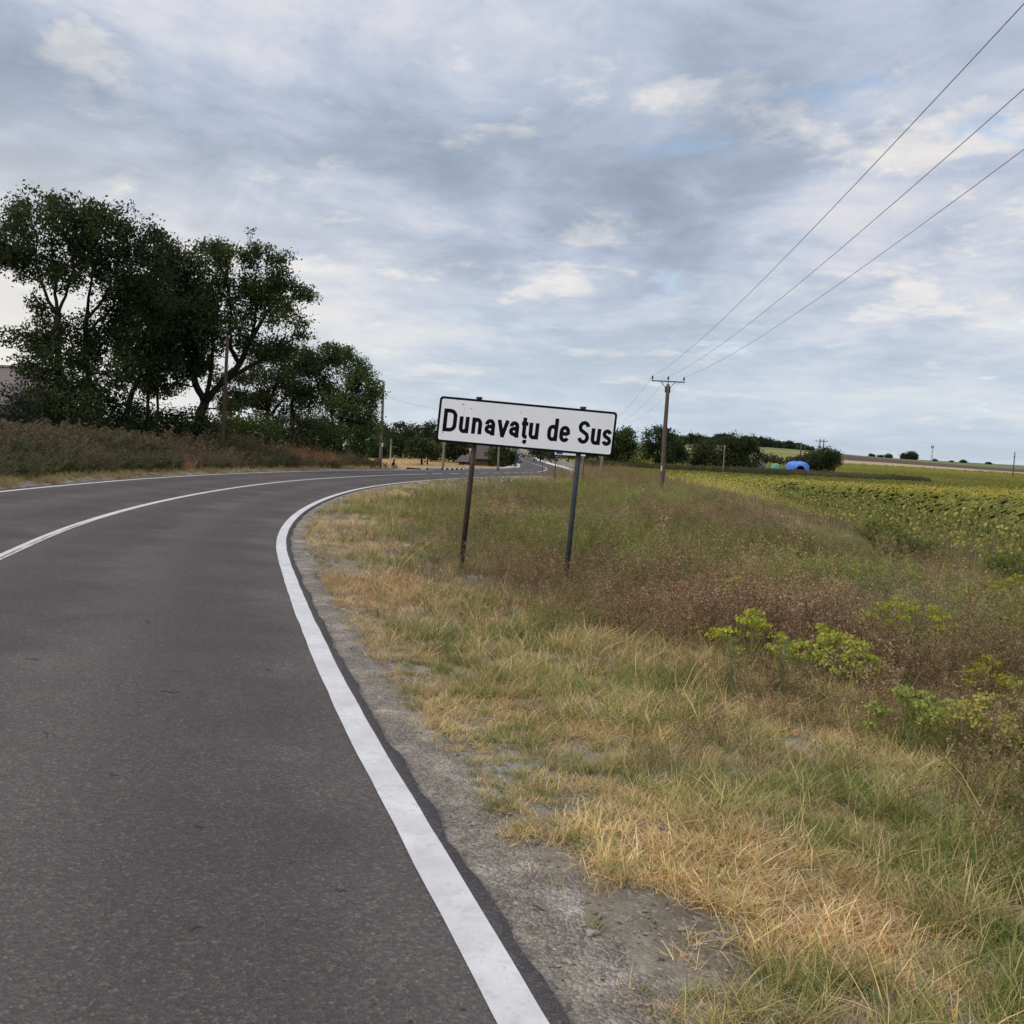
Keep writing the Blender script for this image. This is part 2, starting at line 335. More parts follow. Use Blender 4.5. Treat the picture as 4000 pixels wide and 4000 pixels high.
# gravel shoulder between asphalt and verge
def shz(x, y, o, k): return np.where(k == 0, base(y) - .035, np.where(k == 4, base(y) - .16, base(y) - .022 + .008 * np.sin(x * 5 + y * 7) - .03 * (k == 3)))
def shj(s): return .07 * np.sin(s * .9) + .07 * np.sin(s * 2.3 + 1) + .6 * np.exp(-((s - 18.3) / 1.7) ** 2)
shoulder = ribbon('gravel_shoulder', .5, sy(100), (3.30, 3.43, 3.55, 3.68, 3.95), 0, GRAVEL, None, .2, shz, {3: shj, 4: shj}); tag(shoulder, kind='structure')
tag(ribbon('gravel_shoulder', .5, sy(84), (-3.9, -3.5), [-.05, -.03], GRAVEL, None, .4), kind='structure')

kerb_w = simple('kerb_white', (.70, .69, .66), .8, .12); kerb_k = simple('kerb_black', (.03, .03, .032), .8, .3)
kerb = tag(empty('striped_kerb', (0, 0, 0)), kind='structure')
kmesh = {}
def kerb_stone(s, ln, black):
    key = (round(ln, 2), black)
    if key not in kmesh: kmesh[key] = MB().box((0, 0, 0), (ln / 2 - .006, .075, .14)).mesh('kerb_stone', kerb_k if black else kerb_w)
    P, N = at_s(np.array([s])); p = P[0] - N[0] * 3.66; o = mobj('kerb_stone', kmesh[key], kerb); o.location = (p[0], p[1], float(base(p[1])) + .20 + .02); o.rotation_euler.z = math.atan2(N[0][0], -N[0][1]) + math.pi / 1.0
s = sy(85.5); k = 0
for ln, n in ((.22, 18), (.85, 10), (.42, 70)):
    for _ in range(n): kerb_stone(s + ln / 2, ln, k % 2 == 0); s += ln; k += 1
S_KERB = s
tag(ribbon('pavement', sy(84), S_KERB + 26, (-3.74, -3.76, -5.0, -5.02), [-.1, .10, .10, -.25], CONCRETE, None, .5), kind='structure')
tag(ribbon('white_kerb', S_KERB, S_KERB + 26, (-3.58, -3.6, -3.74, -3.75), [-.05, .12, .12, -.05], kerb_w, None, .5), kind='structure')
tag(ribbon('white_kerb', sy(125), sy(245), (3.56, 3.58, 3.85, 3.87), [-.06, .13, .13, -.2], kerb_w, None, .5), kind='structure')

# ------------------------------------------------------------------ tree shapes in metres: (limbs as x, y, z, radius; leaf masses as x, y, z, half width, half height)
TREES={
'A':([[(-23.21,52.0,0.32,0.2),(-23.08,52.0,2.07,0.18),(-23.16,52.0,4.39,0.16),(-23.39,52.0,6.81,0.14)],[(-23.39,52.0,6.81,0.1),(-24.09,52.0,8.04,0.07),(-24.5,52.0,9.42,0.05),(-24.4,52.0,10.94,0.03)],[(-23.39,52.0,6.81,0.1),(-23.51,52.0,8.2,0.08),(-23.68,52.0,9.97,0.05),(-23.77,52.0,11.48,0.03)],[(-23.39,52.0,6.81,0.09),(-22.87,52.0,8.11,0.07),(-22.58,52.0,9.77,0.04),(-22.61,52.0,11.03,0.03)],[(-24.35,52.0,8.41,0.04),(-25.39,52.0,8.87,0.03),(-26.05,52.0,9.85,0.02)]],[(-23.69,51.0,11.02,2.22,1.43),(-25.75,52.15,10.14,1.43,1.43),(-22.59,51.66,11.09,1.43,1.43),(-24.92,52.62,9.38,1.96,0.91),(-22.44,51.97,9.77,1.04,1.04),(-23.71,51.81,12.44,0.52,0.39),(-25.25,52.12,11.81,0.65,0.52),(-22.99,51.82,8.58,1.17,0.65),(-23.81,52.47,6.2,1.17,1.04),(-24.98,52.08,5.45,1.43,0.78),(-23.95,51.59,4.31,1.43,1.17),(-23.1,52.28,4.67,1.04,1.17),(-26.02,51.95,9.59,0.65,0.78),(-24.38,51.84,7.12,0.39,0.78)]),
'B':([[(-22.48,54.0,0.35,0.2),(-22.47,54.0,2.7,0.18),(-22.69,54.0,5.1,0.15),(-22.77,54.0,6.82,0.13)],[(-22.77,54.0,6.82,0.1),(-22.61,54.0,8.41,0.07),(-22.45,54.0,10.14,0.05),(-22.02,54.0,11.47,0.03)],[(-22.77,54.0,6.82,0.1),(-21.93,54.0,7.92,0.07),(-21.3,54.0,9.41,0.05),(-20.94,54.0,11.0,0.03)],[(-22.72,54.0,6.16,0.09),(-21.51,54.0,7.41,0.07),(-20.35,54.0,8.8,0.05),(-19.85,54.0,10.27,0.03)]],[(-21.32,53.27,11.36,1.62,1.35),(-22.2,54.07,12.39,0.68,0.54),(-19.76,53.71,10.75,1.22,1.22),(-19.42,54.22,11.25,0.68,0.54),(-22.51,53.97,10.13,1.08,1.22),(-20.34,53.25,9.33,2.03,1.49),(-20.17,54.33,7.66,1.76,1.35),(-21.59,53.79,8.44,1.35,0.95),(-20.02,54.6,8.37,1.49,1.22),(-22.31,54.09,5.66,1.62,1.62),(-21.25,53.53,4.21,1.62,1.49),(-23.09,54.47,3.5,1.76,1.49),(-20.78,53.9,6.51,1.35,1.22)]),
'C':([[(-21.79,58.0,0.38,0.2),(-21.97,58.0,1.74,0.18),(-21.86,58.0,3.04,0.16),(-21.36,58.0,4.22,0.14),(-20.62,58.0,6.26,0.12),(-20.11,58.0,8.42,0.08)],[(-21.21,58.0,0.41,0.1),(-20.87,58.0,2.37,0.09),(-20.71,58.0,4.54,0.08),(-20.63,58.0,6.69,0.06)],[(-20.31,58.0,0.45,0.09),(-20.29,58.0,2.4,0.08),(-20.21,58.0,4.56,0.07),(-19.77,58.0,6.73,0.05)]],[(-19.78,57.02,8.87,2.18,2.04),(-19.21,58.15,10.34,1.45,1.16),(-20.46,57.48,7.07,2.18,1.75),(-19.48,58.51,5.94,1.6,1.31),(-21.46,57.97,5.78,1.31,1.16),(-20.1,57.46,4.82,1.45,0.87),(-21.22,58.25,3.81,1.31,0.87),(-19.12,57.73,7.45,1.75,1.6),(-18.58,58.64,8.44,1.6,1.75),(-19.34,58.03,11.44,0.51,0.44),(-19.82,57.79,10.95,0.73,0.58)]),
'D':([[(-18.52,60.0,0.09,0.38),(-18.53,60.0,1.66,0.32),(-18.24,60.0,3.02,0.27)],[(-18.24,60.0,3.02,0.2),(-18.95,60.0,4.32,0.2),(-19.3,60.0,5.79,0.16),(-19.59,60.0,7.98,0.1),(-19.35,60.0,9.91,0.06)],[(-18.24,60.0,3.02,0.22),(-17.23,60.0,4.26,0.17),(-16.3,60.0,5.35,0.18),(-15.61,60.0,6.86,0.14),(-14.84,60.0,8.38,0.09),(-13.98,60.0,9.3,0.05)],[(-16.3,60.0,5.35,0.16),(-16.86,60.0,6.5,0.12),(-16.93,60.0,8.56,0.08),(-17.29,60.0,10.3,0.05)],[(-17.23,60.0,4.26,0.12),(-15.92,60.0,5.07,0.1),(-14.75,60.0,5.87,0.07),(-13.75,60.0,6.96,0.04)],[(-15.61,60.0,6.86,0.1),(-15.45,60.0,8.64,0.07),(-15.52,60.0,10.69,0.04)],[(-18.38,60.0,2.57,0.16),(-18.05,60.0,4.07,0.13),(-17.88,60.0,5.86,0.1),(-17.96,60.0,8.07,0.06)]],[(-17.93,59.19,10.29,1.81,1.5),(-18.11,60.1,11.89,0.9,0.6),(-17.02,59.71,11.29,1.2,0.75),(-16.21,60.24,11.57,0.75,0.75),(-15.95,59.99,12.49,0.21,0.68),(-15.15,59.61,11.37,1.05,0.9),(-14.31,60.15,11.22,0.83,0.75),(-13.76,59.93,11.72,0.45,0.33),(-15.54,60.78,9.93,1.96,1.2),(-13.87,60.09,9.62,1.65,0.9),(-12.61,59.81,9.35,0.68,0.45),(-16.79,60.52,9.08,1.96,1.5),(-14.67,59.86,8.52,1.81,0.83),(-13.49,59.37,7.79,1.5,0.63),(-12.73,60.09,7.17,0.68,0.33),(-17.36,59.6,7.17,1.96,1.5),(-15.54,60.68,6.49,1.96,0.9),(-18.84,60.01,7.88,1.5,1.81),(-19.69,59.54,6.46,1.35,1.35),(-14.08,60.26,6.23,1.2,0.75),(-19.45,59.85,4.88,1.2,0.9),(-20.67,60.45,3.96,1.05,0.75),(-18.63,60.08,5.23,0.9,0.9),(-16.67,59.77,2.8,0.9,0.6)]),
'E':([[(-17.5,72.0,0.03,0.2),(-17.5,72.0,2.09,0.18),(-17.4,72.0,3.35,0.15),(-16.92,72.0,4.98,0.1)],[(-17.51,72.0,2.27,0.1),(-16.86,72.0,3.2,0.08),(-16.0,72.0,4.14,0.06)],[(-15.63,72.0,0.13,0.16),(-15.74,72.0,2.19,0.14),(-15.84,72.0,3.79,0.1),(-15.69,72.0,5.58,0.06)]],[(-16.16,70.78,6.35,2.71,1.26),(-14.69,72.19,6.54,1.81,0.81),(-13.39,71.74,7.45,1.08,0.36),(-12.92,72.23,6.81,0.72,0.45),(-16.02,71.94,5.02,2.53,1.08),(-18.04,71.47,4.72,1.44,1.44),(-14.49,72.34,5.13,1.81,1.08),(-18.61,71.86,3.1,0.9,0.72),(-17.88,72.43,3.7,1.08,0.72),(-20.16,72.08,4.64,1.44,1.08),(-20.55,71.74,3.0,0.9,0.9),(-19.45,72.24,3.61,0.9,0.72),(-15.06,71.88,3.82,1.62,0.72)]),
'F':([[(-14.18,83.0,-0.94,0.2),(-14.18,83.0,1.44,0.17),(-13.97,83.0,3.93,0.12),(-13.74,83.0,6.0,0.06)],[(-14.23,83.0,0.2,0.12),(-14.84,83.0,2.44,0.1),(-15.11,83.0,4.07,0.06)],[(-14.14,83.0,0.62,0.12),(-12.99,83.0,2.74,0.09),(-12.23,83.0,4.43,0.05)]],[(-14.07,82.58,7.99,0.94,0.62),(-13.59,83.19,6.63,1.77,1.25),(-12.42,82.63,5.22,1.56,1.46),(-14.22,83.66,4.77,2.08,1.46),(-11.4,82.98,4.47,0.73,0.94),(-14.1,82.16,3.08,2.29,1.66),(-11.99,83.19,3.01,1.04,1.46),(-12.89,82.67,1.71,2.08,1.66),(-14.5,83.91,0.38,2.29,1.25),(-12.89,83.07,0.06,1.25,0.83),(-15.6,82.58,2.6,1.46,1.46),(-10.84,83.08,5.53,0.29,0.29)]),
'G1':([[(-21.57,165.0,-2.12,0.15),(-21.65,165.0,1.58,0.1)]],[(-21.65,164.44,2.47,1.24,1.08),(-20.79,165.09,1.62,0.83,0.83),(-21.1,164.71,0.37,1.24,1.24)]),
'G2':([[(-17.79,160.0,-2.05,0.2),(-17.81,160.0,0.95,0.15)]],[(-17.66,159.06,1.75,2.09,1.6),(-18.15,160.1,3.12,0.96,0.56),(-18.61,159.43,-0.09,2.41,1.81)]),
'G3':([[(-14.63,165.0,-2.17,0.2),(-14.78,165.0,1.11,0.15)]],[(-15.37,164.07,2.31,2.07,1.65),(-13.64,165.13,2.82,1.24,1.24),(-12.9,164.61,1.21,1.65,1.65),(-16.66,165.66,0.19,2.07,2.07)]),
'G4':([[(-11.58,128.0,-1.84,0.15),(-11.64,128.0,-0.53,0.12)],[(-10.91,128.0,-1.8,0.1),(-10.84,128.0,-0.65,0.08)]],[(-11.85,127.31,0.42,1.54,1.22),(-10.78,128.14,-0.01,1.28,0.96),(-12.83,127.81,-0.11,0.8,0.8)]),
'G5':([[(-20.8,150.0,-2.03,0.1),(-20.85,150.0,-0.72,0.1)]],[(-20.96,149.32,-0.35,1.5,1.5),(-19.95,150.2,-0.68,1.88,1.35)]),
'G6':([[(-10.31,150.0,-1.67,0.15),(-10.41,150.0,0.57,0.1)]],[(-10.18,149.24,0.59,1.69,1.69),(-9.06,150.16,-0.48,1.5,1.28),(-11.65,149.73,-0.61,1.13,1.13)]),
'G7':([[(-6.75,150.0,-1.48,0.15),(-6.88,150.0,1.13,0.1)]],[(-6.85,148.98,1.51,2.26,1.69),(-5.02,150.2,1.23,1.88,1.5),(-8.3,149.64,-0.06,1.5,1.32)]),
'G8':([[(-1.51,136.0,-1.63,0.15),(-1.58,136.0,-0.27,0.1)]],[(-1.57,135.26,-0.26,1.64,1.43),(-2.28,136.14,0.2,1.36,1.36),(-0.53,135.77,-0.72,0.95,0.95)]),
'G9':([[(4.7,190.0,-1.43,0.15),(4.61,190.0,0.27,0.1)]],[(4.35,189.04,0.26,2.14,1.52),(7.0,190.2,0.15,1.91,1.52)]),
'G10':([[(10.97,210.0,-1.67,0.15),(10.85,210.0,0.42,0.1)]],[(10.76,208.82,0.95,2.63,2.21),(14.5,210.28,1.14,2.63,2.37),(17.61,209.5,0.78,2.11,2.63)]),
'R1':([[(20.35,185.0,-2.01,0.2),(20.2,185.0,2.05,0.15)]],[(19.48,184.06,3.16,2.09,1.86),(20.19,185.09,4.58,0.83,0.65),(17.75,184.5,1.92,2.09,2.78),(21.17,185.67,0.94,2.09,1.86),(19.31,184.93,-0.3,2.78,1.39)]),
'R2':([[(26.58,190.0,-1.81,0.2),(26.32,190.0,2.35,0.15)]],[(25.63,188.93,3.5,2.38,2.0),(26.31,190.13,5.19,1.19,0.86),(28.05,189.72,4.33,1.19,1.19),(25.1,190.83,0.86,2.62,2.14),(27.38,189.94,0.51,2.38,1.91)]),
'R3':([[(29.58,188.0,-1.6,0.2),(29.38,188.0,1.58,0.15)]],[(29.2,187.24,2.51,1.7,1.7),(30.61,188.2,1.18,1.89,1.89),(28.45,187.44,0.14,2.36,1.41)]),
'R4':([[(35.74,192.0,-1.86,0.2),(35.56,192.0,0.91,0.15)]],[(35.08,190.92,1.62,2.41,1.93),(36.17,192.15,3.1,1.44,0.87),(37.13,191.31,0.53,2.89,1.93),(34.03,192.46,-0.13,1.44,1.44)]),
'R5':([[(41.47,193.0,-1.78,0.2),(41.27,193.0,1.2,0.15)]],[(40.67,191.91,3.1,2.42,2.03),(42.63,193.21,3.19,1.94,1.74),(40.66,192.2,0.7,3.39,2.18),(44.08,193.39,3.75,1.21,1.45),(44.39,192.95,1.36,1.94,2.42),(43.35,192.11,-0.36,2.42,1.21)]),
'R6':([[(65.83,215.0,-1.57,0.15),(65.85,215.0,1.11,0.12)],[(66.91,215.0,-1.51,0.12),(66.85,215.0,0.63,0.1)]],[(62.55,213.91,1.5,2.43,1.89),(65.05,215.26,2.14,2.43,1.83),(66.51,214.59,1.42,1.73,1.51),(64.1,216.03,-0.07,3.23,1.4),(61.06,214.95,0.33,1.89,1.4),(67.3,214.8,2.53,0.54,0.43)]),
}
SHRUBS={
'weedy':([(-24.26,49.44,1.93,1.25,1.13),(-24.7,50.12,0.93,1.13,0.63)]),
'b2':([(-23.98,52.34,1.78,1.46,1.2),(-24.88,53.1,2.54,0.93,0.8)]),
'b3':([(-22.1,51.3,2.1,1.56,1.7)]),
'b4':([(-21.61,54.26,1.95,1.65,1.65)]),
'b5':([(-20.36,59.32,1.41,1.5,1.2)]),
'b10':([(-18.13,58.33,1.51,1.48,1.18),(-17.46,59.09,1.12,0.89,0.74)]),
'b11':([(-20.6,55.56,1.76,0.98,1.12)]),
'b6':([(-18.11,65.4,1.45,1.32,1.03)]),
'b7':([(-17.0,67.16,1.36,1.88,1.19)]),
'b8':([(-16.13,73.0,1.82,2.23,1.76)]),
'b9':([(-14.62,75.23,1.18,1.72,1.52)]),
'h1':([(52.29,203.84,0.61,2.57,0.82),(50.56,205.22,1.01,2.06,1.03)]),
'h2':([(55.84,203.84,0.8,2.57,0.93),(57.7,205.16,1.38,1.54,0.82)]),
}
HORIZON= [(236.1, 680.0, 2.6, 2.0, 0.9), (241.89, 680.0, 2.4, 2.0, 0.7), (247.08, 680.0, 3.35, 2.4, 1.4), (256.99, 680.0, 4.71, 1.9, 2.2), (262.38, 680.0, 5.33, 3.7, 3.1), (278.23, 680.0, 2.43, 1.2, 0.7), (288.94, 680.0, 2.31, 0.9, 0.5), (296.9, 680.0, 2.56, 1.9, 1.0), (313.55, 680.0, 2.42, 1.7, 0.7)]

# ------------------------------------------------------------------ town sign
def quadpt(u, v):      # plate corners (world): u along the plate, v up it
    A, B, Cc, D = (np.array(p) for p in PLATE)
    return (A * (1 - u) + B * u) * (1 - v) + (D * (1 - u) + Cc * u) * v
PLATE = [(-1.117, 14.28, 1.598), (1.375, 14.5, 1.506), (1.432, 14.5, 2.116), (-1.078, 14.28, 2.231)]      # lower left, lower right, upper right, upper left
sgn_loc = np.array([.15, 14.4, 0.0]); sign = empty('town_sign', (.15, 14.4, gz(.15, 14.4)))
tag(sign, 'leaning white town name sign reading Dunavațu de Sus on two thin posts', 'road sign')
sz = sign.location.z
ex = np.array(PLATE[1]) - np.array(PLATE[0]); PW = np.linalg.norm(ex); ex /= PW
ez = np.array(PLATE[3]) - np.array(PLATE[0]); PH = np.linalg.norm(ez); ez -= ex * (ez @ ex) * .0; ez /= np.linalg.norm(ez)
ey = np.cross(ez, ex); ey /= np.linalg.norm(ey)                    # away from the camera
def pl(u, v, d=0.0): return np.array(PLATE[0]) + ex * u + ez * v + ey * d - np.array(sign.location)
def rrect(x0, y0, x1, y1, r, k=6):
    P = []
    for cx_, cy_, a0 in ((x1 - r, y0 + r, -90), (x1 - r, y1 - r, 0), (x0 + r, y1 - r, 90), (x0 + r, y0 + r, 180)):
        for j in range(k + 1): a_ = R(a0 + 90 * j / k); P.append((cx_ + r * math.cos(a_), cy_ + r * math.sin(a_)))
    return P
def slab(name, P, d0, d1, mat, parent):
    n = len(P); V = [pl(u, v, d0) for u, v in P] + [pl(u, v, d1) for u, v in P]
    m = MB(); m.V = [np.array(V)]; m.n = 2 * n
    bm_F = [(i, (i + 1) % n, n + (i + 1) % n, n + i) for i in range(n)]
    c0 = len(V); V2 = np.mean(V[:n], 0), np.mean(V[n:], 0); m.V.append(np.array(V2)); m.n += 2
    for f in bm_F: m.F4.append(list(f))
    for i in range(n): m.F3.append([c0, (i + 1) % n, i]); m.F3.append([c0 + 1, n + i, n + (i + 1) % n])
    return m.build(name, mat, parent)
def m_signface():
    m, t, b = material('sign_face', .45, .4); co = objco(t)
    n = t.noise(co, 1.6, 6, .6); sp = t.noise(co, 21, 4, .6); st = t.noise(t.node('ShaderNodeMapping', {'Vector': co, 'Scale': (9, 9, .8)}).outputs[0], 1.5, 5, .6)
    c = t.ramp(n, [(.3, (.80, .80, .815)), (.7, (.87, .87, .875))]); c = t.mix(t.rng(st, .5, .8, 0, .16), c, (.55, .54, .50)); c = t.mix(t.rng(sp, .735, .76, 0, .8), c, (.07, .06, .06))
    t.l.new(c, b.inputs['Base Color']); return m
SIGNFACE = m_signface(); BLACK = simple('sign_black', (.007, .007, .008), .75, .2, 8, .08)
panel = slab('panel', rrect(0, 0, PW, PH, .05), 0, .03, BLACK, sign)
slab('face', rrect(.032, .032, PW - .032, PH - .032, .03), -.004, .001, SIGNFACE, panel)
crease = slab('crease', [(PW * .139, .03), (PW * .142, .03), (PW * .142, PH - .03), (PW * .139, PH - .03)], -.0047, -.0042, simple('crease', (.72, .70, .66), .6), panel)
for u, v, q in ((.455, .80, .011), (.10, .945, .007), (.13, .86, .012), (.18, .79, .010), (.152, .045, .008), (.34, .27, .006), (.80, .045, .006), (.53, .98, .012), (.035, .215, .012)):
    slab('chip', [(PW * u + q * math.cos(a_) * rng.uniform(.7, 1.3), PH * v + q * .6 * math.sin(a_)) for a_ in np.linspace(0, 2 * math.pi, 7)[:-1]], -.0062, -.0052, simple('chip_rust', (.06, .045, .04), .8), panel)
# lettering: strokes of one width, laid out letter by letter on the plate
X_H, CAP, SW = .228, .318, .0535
def arc(cx_, cy_, rx, ry, a0, a1, n=9): return [(cx_ + rx * math.cos(R(a)), cy_ + ry * math.sin(R(a))) for a in np.linspace(a0, a1, n)]
def glyph(ch, w_):
    h = SW / 2; l, r = h, w_ - h; rx = (r - l) / 2; m_ = (l + r) / 2; ry = min(.062, rx * 1.25); X = X_H - h; lo = h * .86
    if ch == 'u': return [[(l, X_H)] + arc(m_, lo + ry, rx, ry, 180, 360), [(r, X_H), (r, 0)]]
    if ch == 'n': return [[(l, X_H), (l, 0)], arc(m_, X - ry, rx, ry, 180, 0) + [(r, 0)]]
    if ch == 'v': return [[(h * .75, X_H), (m_ - .002, .012)], [(w_ - h * .75, X_H), (m_ + .002, .012)], [(m_ - h, h * .5), (m_ + h, h * .5)]]
    if ch == 'a': return [[(l + .002, X - ry * .95)] + arc(m_, X - ry, rx, ry, 165, 0) + [(r, .04), (r + .004, 0)], [(r, X_H * .58), (m_, X_H * .53)] + arc(m_, .030 + h + .028, rx, .04, 110, 270, 8) + [(m_ + rx * .5, lo + .008), (r, .05)]]
    if ch == 'e': return [[(l, X_H * .50), (r, X_H * .50)], [(r, X_H * .46)] + arc(m_, X - ry, rx, ry, 0, 180) + arc(m_, lo + ry, rx, ry, 180, 335)]
    if ch == 't': return [[(m_ - .006, X_H + .062), (m_ - .006, .055)] + arc(m_ + .022, lo + .028, .028, .028, 180, 280, 6) + [(w_ - .002, lo + .001)], [(-.004, X_H - .022), (w_ + .002, X_H - .022)], [(m_ + .016, -.018), (m_ + .015, -.045), (m_ + .000, -.070)]]
    if ch == 'd': return [arc(m_, X - ry, rx, ry, 25, 180) + arc(m_, lo + ry, rx, ry, 180, 335), [(r, CAP), (r, 0)]]
    if ch == 'D': return [[(l, CAP), (l, 0)], [(l, CAP - h), (m_ - .005, CAP - h)] + arc(m_ - .005, CAP - h - .07, r - m_ + .005, .07, 90, 0) + arc(m_ - .005, h + .07, r - m_ + .005, .07, 0, -90) + [(l, h)]]
    if ch in 'Ss':
        T = CAP if ch == 'S' else X_H; q = (T - 2 * h) / 4 * 1.02
        return [arc(m_, T - h * .9 - q, rx, q, 12, 180, 9) + [(l + rx * .25, T / 2 + q * .42), (r - rx * .25, T / 2 - q * .38)] + arc(m_, h * .9 + q, rx, q, 0, -168, 9)]
def strokes(paths, ox, oy, out):
    for P in paths:
        P = np.array(P, float); T = np.gradient(P, axis=0); T /= np.linalg.norm(T, axis=1)[:, None] + 1e-9; N = np.stack([-T[:, 1], T[:, 0]], 1) * SW / 2
        L, Q = P + N, P - N; d = -.0050 - .00025 * (len(out.V) % 4); n = len(P)
        V = [pl(ox + a[0], oy + a[1], d) for a in L] + [pl(ox + a[0], oy + a[1], d) for a in Q]
        out.add(V, [(i, i + 1, n + i + 1, n + i) for i in range(n - 1)])
LET = [('D', 300, 410), ('u', 430, 510), ('n', 533, 616), ('a', 638, 722), ('v', 740, 832), ('a', 838, 918), ('t', 938, 988), ('u', 998, 1080), ('d', 1150, 1236), ('e', 1250, 1336), ('S', 1400, 1497), ('u', 1510, 1590), ('s', 1603, 1682)]
wordn = 0
for ch, x0, x1 in LET:
    m = MB(); u0 = (x0 - 255) / 1452 * PW; wd = (x1 - x0) / 1452 * PW; strokes(glyph(ch, wd), u0, PH * .238, m)
    m.build('letter', BLACK, panel)
def m_post(name, c0, c1, c2):
    m, t, b = material(name, .65, .35); co = objco(t); n = t.noise(co, 5, 6, .65)
    t.l.new(t.ramp(n, [(.3, c0), (.5, c1), (.72, c2)]), b.inputs['Base Color']); bump(t, b, t.noise(co, 60, 3), .003, .5); return m
RUST = m_post('rusty_post', (.018, .014, .012), (.036, .023, .017), (.075, .044, .028)); BLUEGREY = m_post('blue_grey_post', (.022, .03, .04), (.035, .045, .058), (.075, .06, .05))
def sign_post(u, bx, by, mat, lab):
    top = pl(u, PH + .022, .062); d = np.array([bx, by, gz(bx, by) - .15]) - np.array(sign.location)
    p = MB().tube([d, d * .5 + top * .5, top], .037, 12).build('post', mat, sign, True); p['label'] = lab
    MB().tube([top - (0, 0, .012), top + (0, 0, .014)], .044, 12).build('cap', mat, p, False)
    for v in (.16, .84): MB().box(pl(u, PH * v, .044), (.075, .015, .018)).build('clamp', DARKMETAL, p)
sign_post(.218 * PW, -.69, 14.45, RUST, 'rust-brown steel post')
sign_post(.806 * PW, .81, 14.62, BLUEGREY, 'dark blue-grey steel post')

# ------------------------------------------------------------------ utility line
INS = simple('insulator', (.03, .032, .038), .35, .2, 10, .5)
def utility_pole(x, y, ztop, label):
    g = gz(x, y); r = tag(empty('utility_pole', (x, y, g)), label, 'utility pole', 'medium voltage poles'); H = ztop - g
    pm = MB(); zz = np.linspace(-.3, H, 9); pm.tube(np.column_stack([np.zeros(9) + .015 * np.sin(zz), np.zeros(9), zz]), np.linspace(.205, .15, 9), 14)
    pm.build('pole', POLEWOOD, r, True)
    MB().box((0, -.0, H + .24), (1.36, .05, .045)).build('crossarm', DARKMETAL, r)
    MB().tube([(0, 0, H - .02), (0, 0, H + .20)], .04, 8).build('arm_bracket', DARKMETAL, r)
    for sx in (-1, 1):
        MB().tube([(sx * .17, -.05, H - .30), (sx * .60, -.05, H + .20)], .03, 6).build('brace', DARKMETAL, r)
        MB().box((sx * .185, 0, H - .42), (.035, .11, .24)).build('clamp_plate', DARKMETAL, r)
    for sx in (-1.3, 0, 1.3):
        i = MB().lathe([(.02, 0), (.02, .1), (.075, .1), (.08, .16), (.05, .18), (.08, .2), (.08, .26), (.05, .28), (.07, .3), (.06, .36), (0, .38)], (sx, 0, H + .285), 10).build('insulator', INS, r, True)
    pt = MB().box((-.13, -.185, 1.75), (.05, .012, .22)).build('number_plate', simple('pale_plate', (.62, .58, .36), .7), r); return r, H + .285 + .36
u1, _ = utility_pole(12.29, 85, 7.02, 'tall brown wooden pole with a three insulator crossarm standing at the edge of the sunflowers')
u2, _ = utility_pole(15.35, 185, 5.7, 'far wooden crossarm pole hidden behind the town sign')
WIRE = simple('wire', (.36, .34, .37), .5, .1, 4, .4, .3)
def wire(P, label, name='power_line', r=.0095, cat='power line', group=None):
    P = np.array(P); c = P[0].copy(); tag(MB().tube(P - c, r, 5).build(name, WIRE, None, True, tuple(c)), label, cat, group)
def span(p, q, sag, n=26):
    t = np.linspace(0, 1, n)[:, None]; P = np.array(p) * (1 - t) + np.array(q) * t; P[:, 2] -= (4 * sag * t * (1 - t))[:, 0]; return P
for j, (dx, lb) in enumerate(((-1.3, 'uppermost of three power lines crossing the sky, tied to the left end of the crossarm'), (0, 'middle one of the three power lines, tied to the insulator above the pole'), (1.3, 'lowest of three power lines, tied to the right end of the crossarm'))):
    P1 = span((12.29 + dx, 85, 7.62), (17.22 + dx, 0, 9.3), 1.0) if False else span((12.29 + dx, 85, 7.65), (12.29 - .058 * 90 + dx, -5, 9.4), 1.05)
    P0 = span((15.35 + dx, 185, 6.33), (12.29 + dx, 85, 7.65), 1.9)[:-1]
    wire(np.vstack([P0, P1]), lb, group='three power lines on the crossarm poles')

# ------------------------------------------------------------------ other poles and signs
def plain_pole(x, y, ztop, label, r=.11, mat=None, lean=(0, 0), extra=None, name='wooden_pole', cat='pole'):
    g = gz(x, y); o = tag(empty(name, (x, y, g)), label, cat); H = ztop - g; zz = np.linspace(-.25, H, 6)
    MB().tube(np.column_stack([lean[0] * zz / H, lean[1] * zz / H, zz]), np.linspace(r, r * .72, 6), 10).build('pole', mat or GREYWOOD, o, True)
    if extra: extra(o, H)
    return o
def hook(o, H):
    for s_ in (-1, 1):
        MB().tube([(0, 0, H - .25), (s_ * .18, 0, H - .25), (s_ * .18, 0, H - .12)], .012, 5).build('hook', DARKMETAL, o)
        MB().lathe([(.03, 0), (.045, .04), (.03, .07), (.04, .1), (0, .12)], (s_ * .18, 0, H - .13), 8).build('insulator', simple('porcelain', (.55, .55, .52), .3), o, True)
def meter(o, H): hook(o, H); MB().box((.11, -.1, 2.1), (.07, .05, .16)).build('meter_box', simple('meter_white', (.62, .62, .6), .6), o)
plain_pole(-16.0, 56, 6.6, 'brown wooden telephone pole in front of the thick forked tree', .115, m_wood('brown_pole', (.04, .028, .02), (.095, .066, .046)), (.1, 0), hook)
plain_pole(-11.51, 88, 6.2, 'tall bare wooden pole beside the feathery tree, nearest to the seated person', .15, None, (-.03, 0), meter)
def lampless(o, H): MB().box((0, -.07, H - .12), (.11, .08, .28)).build('junction_box', simple('box_grey', (.10, .11, .12), .7), o)
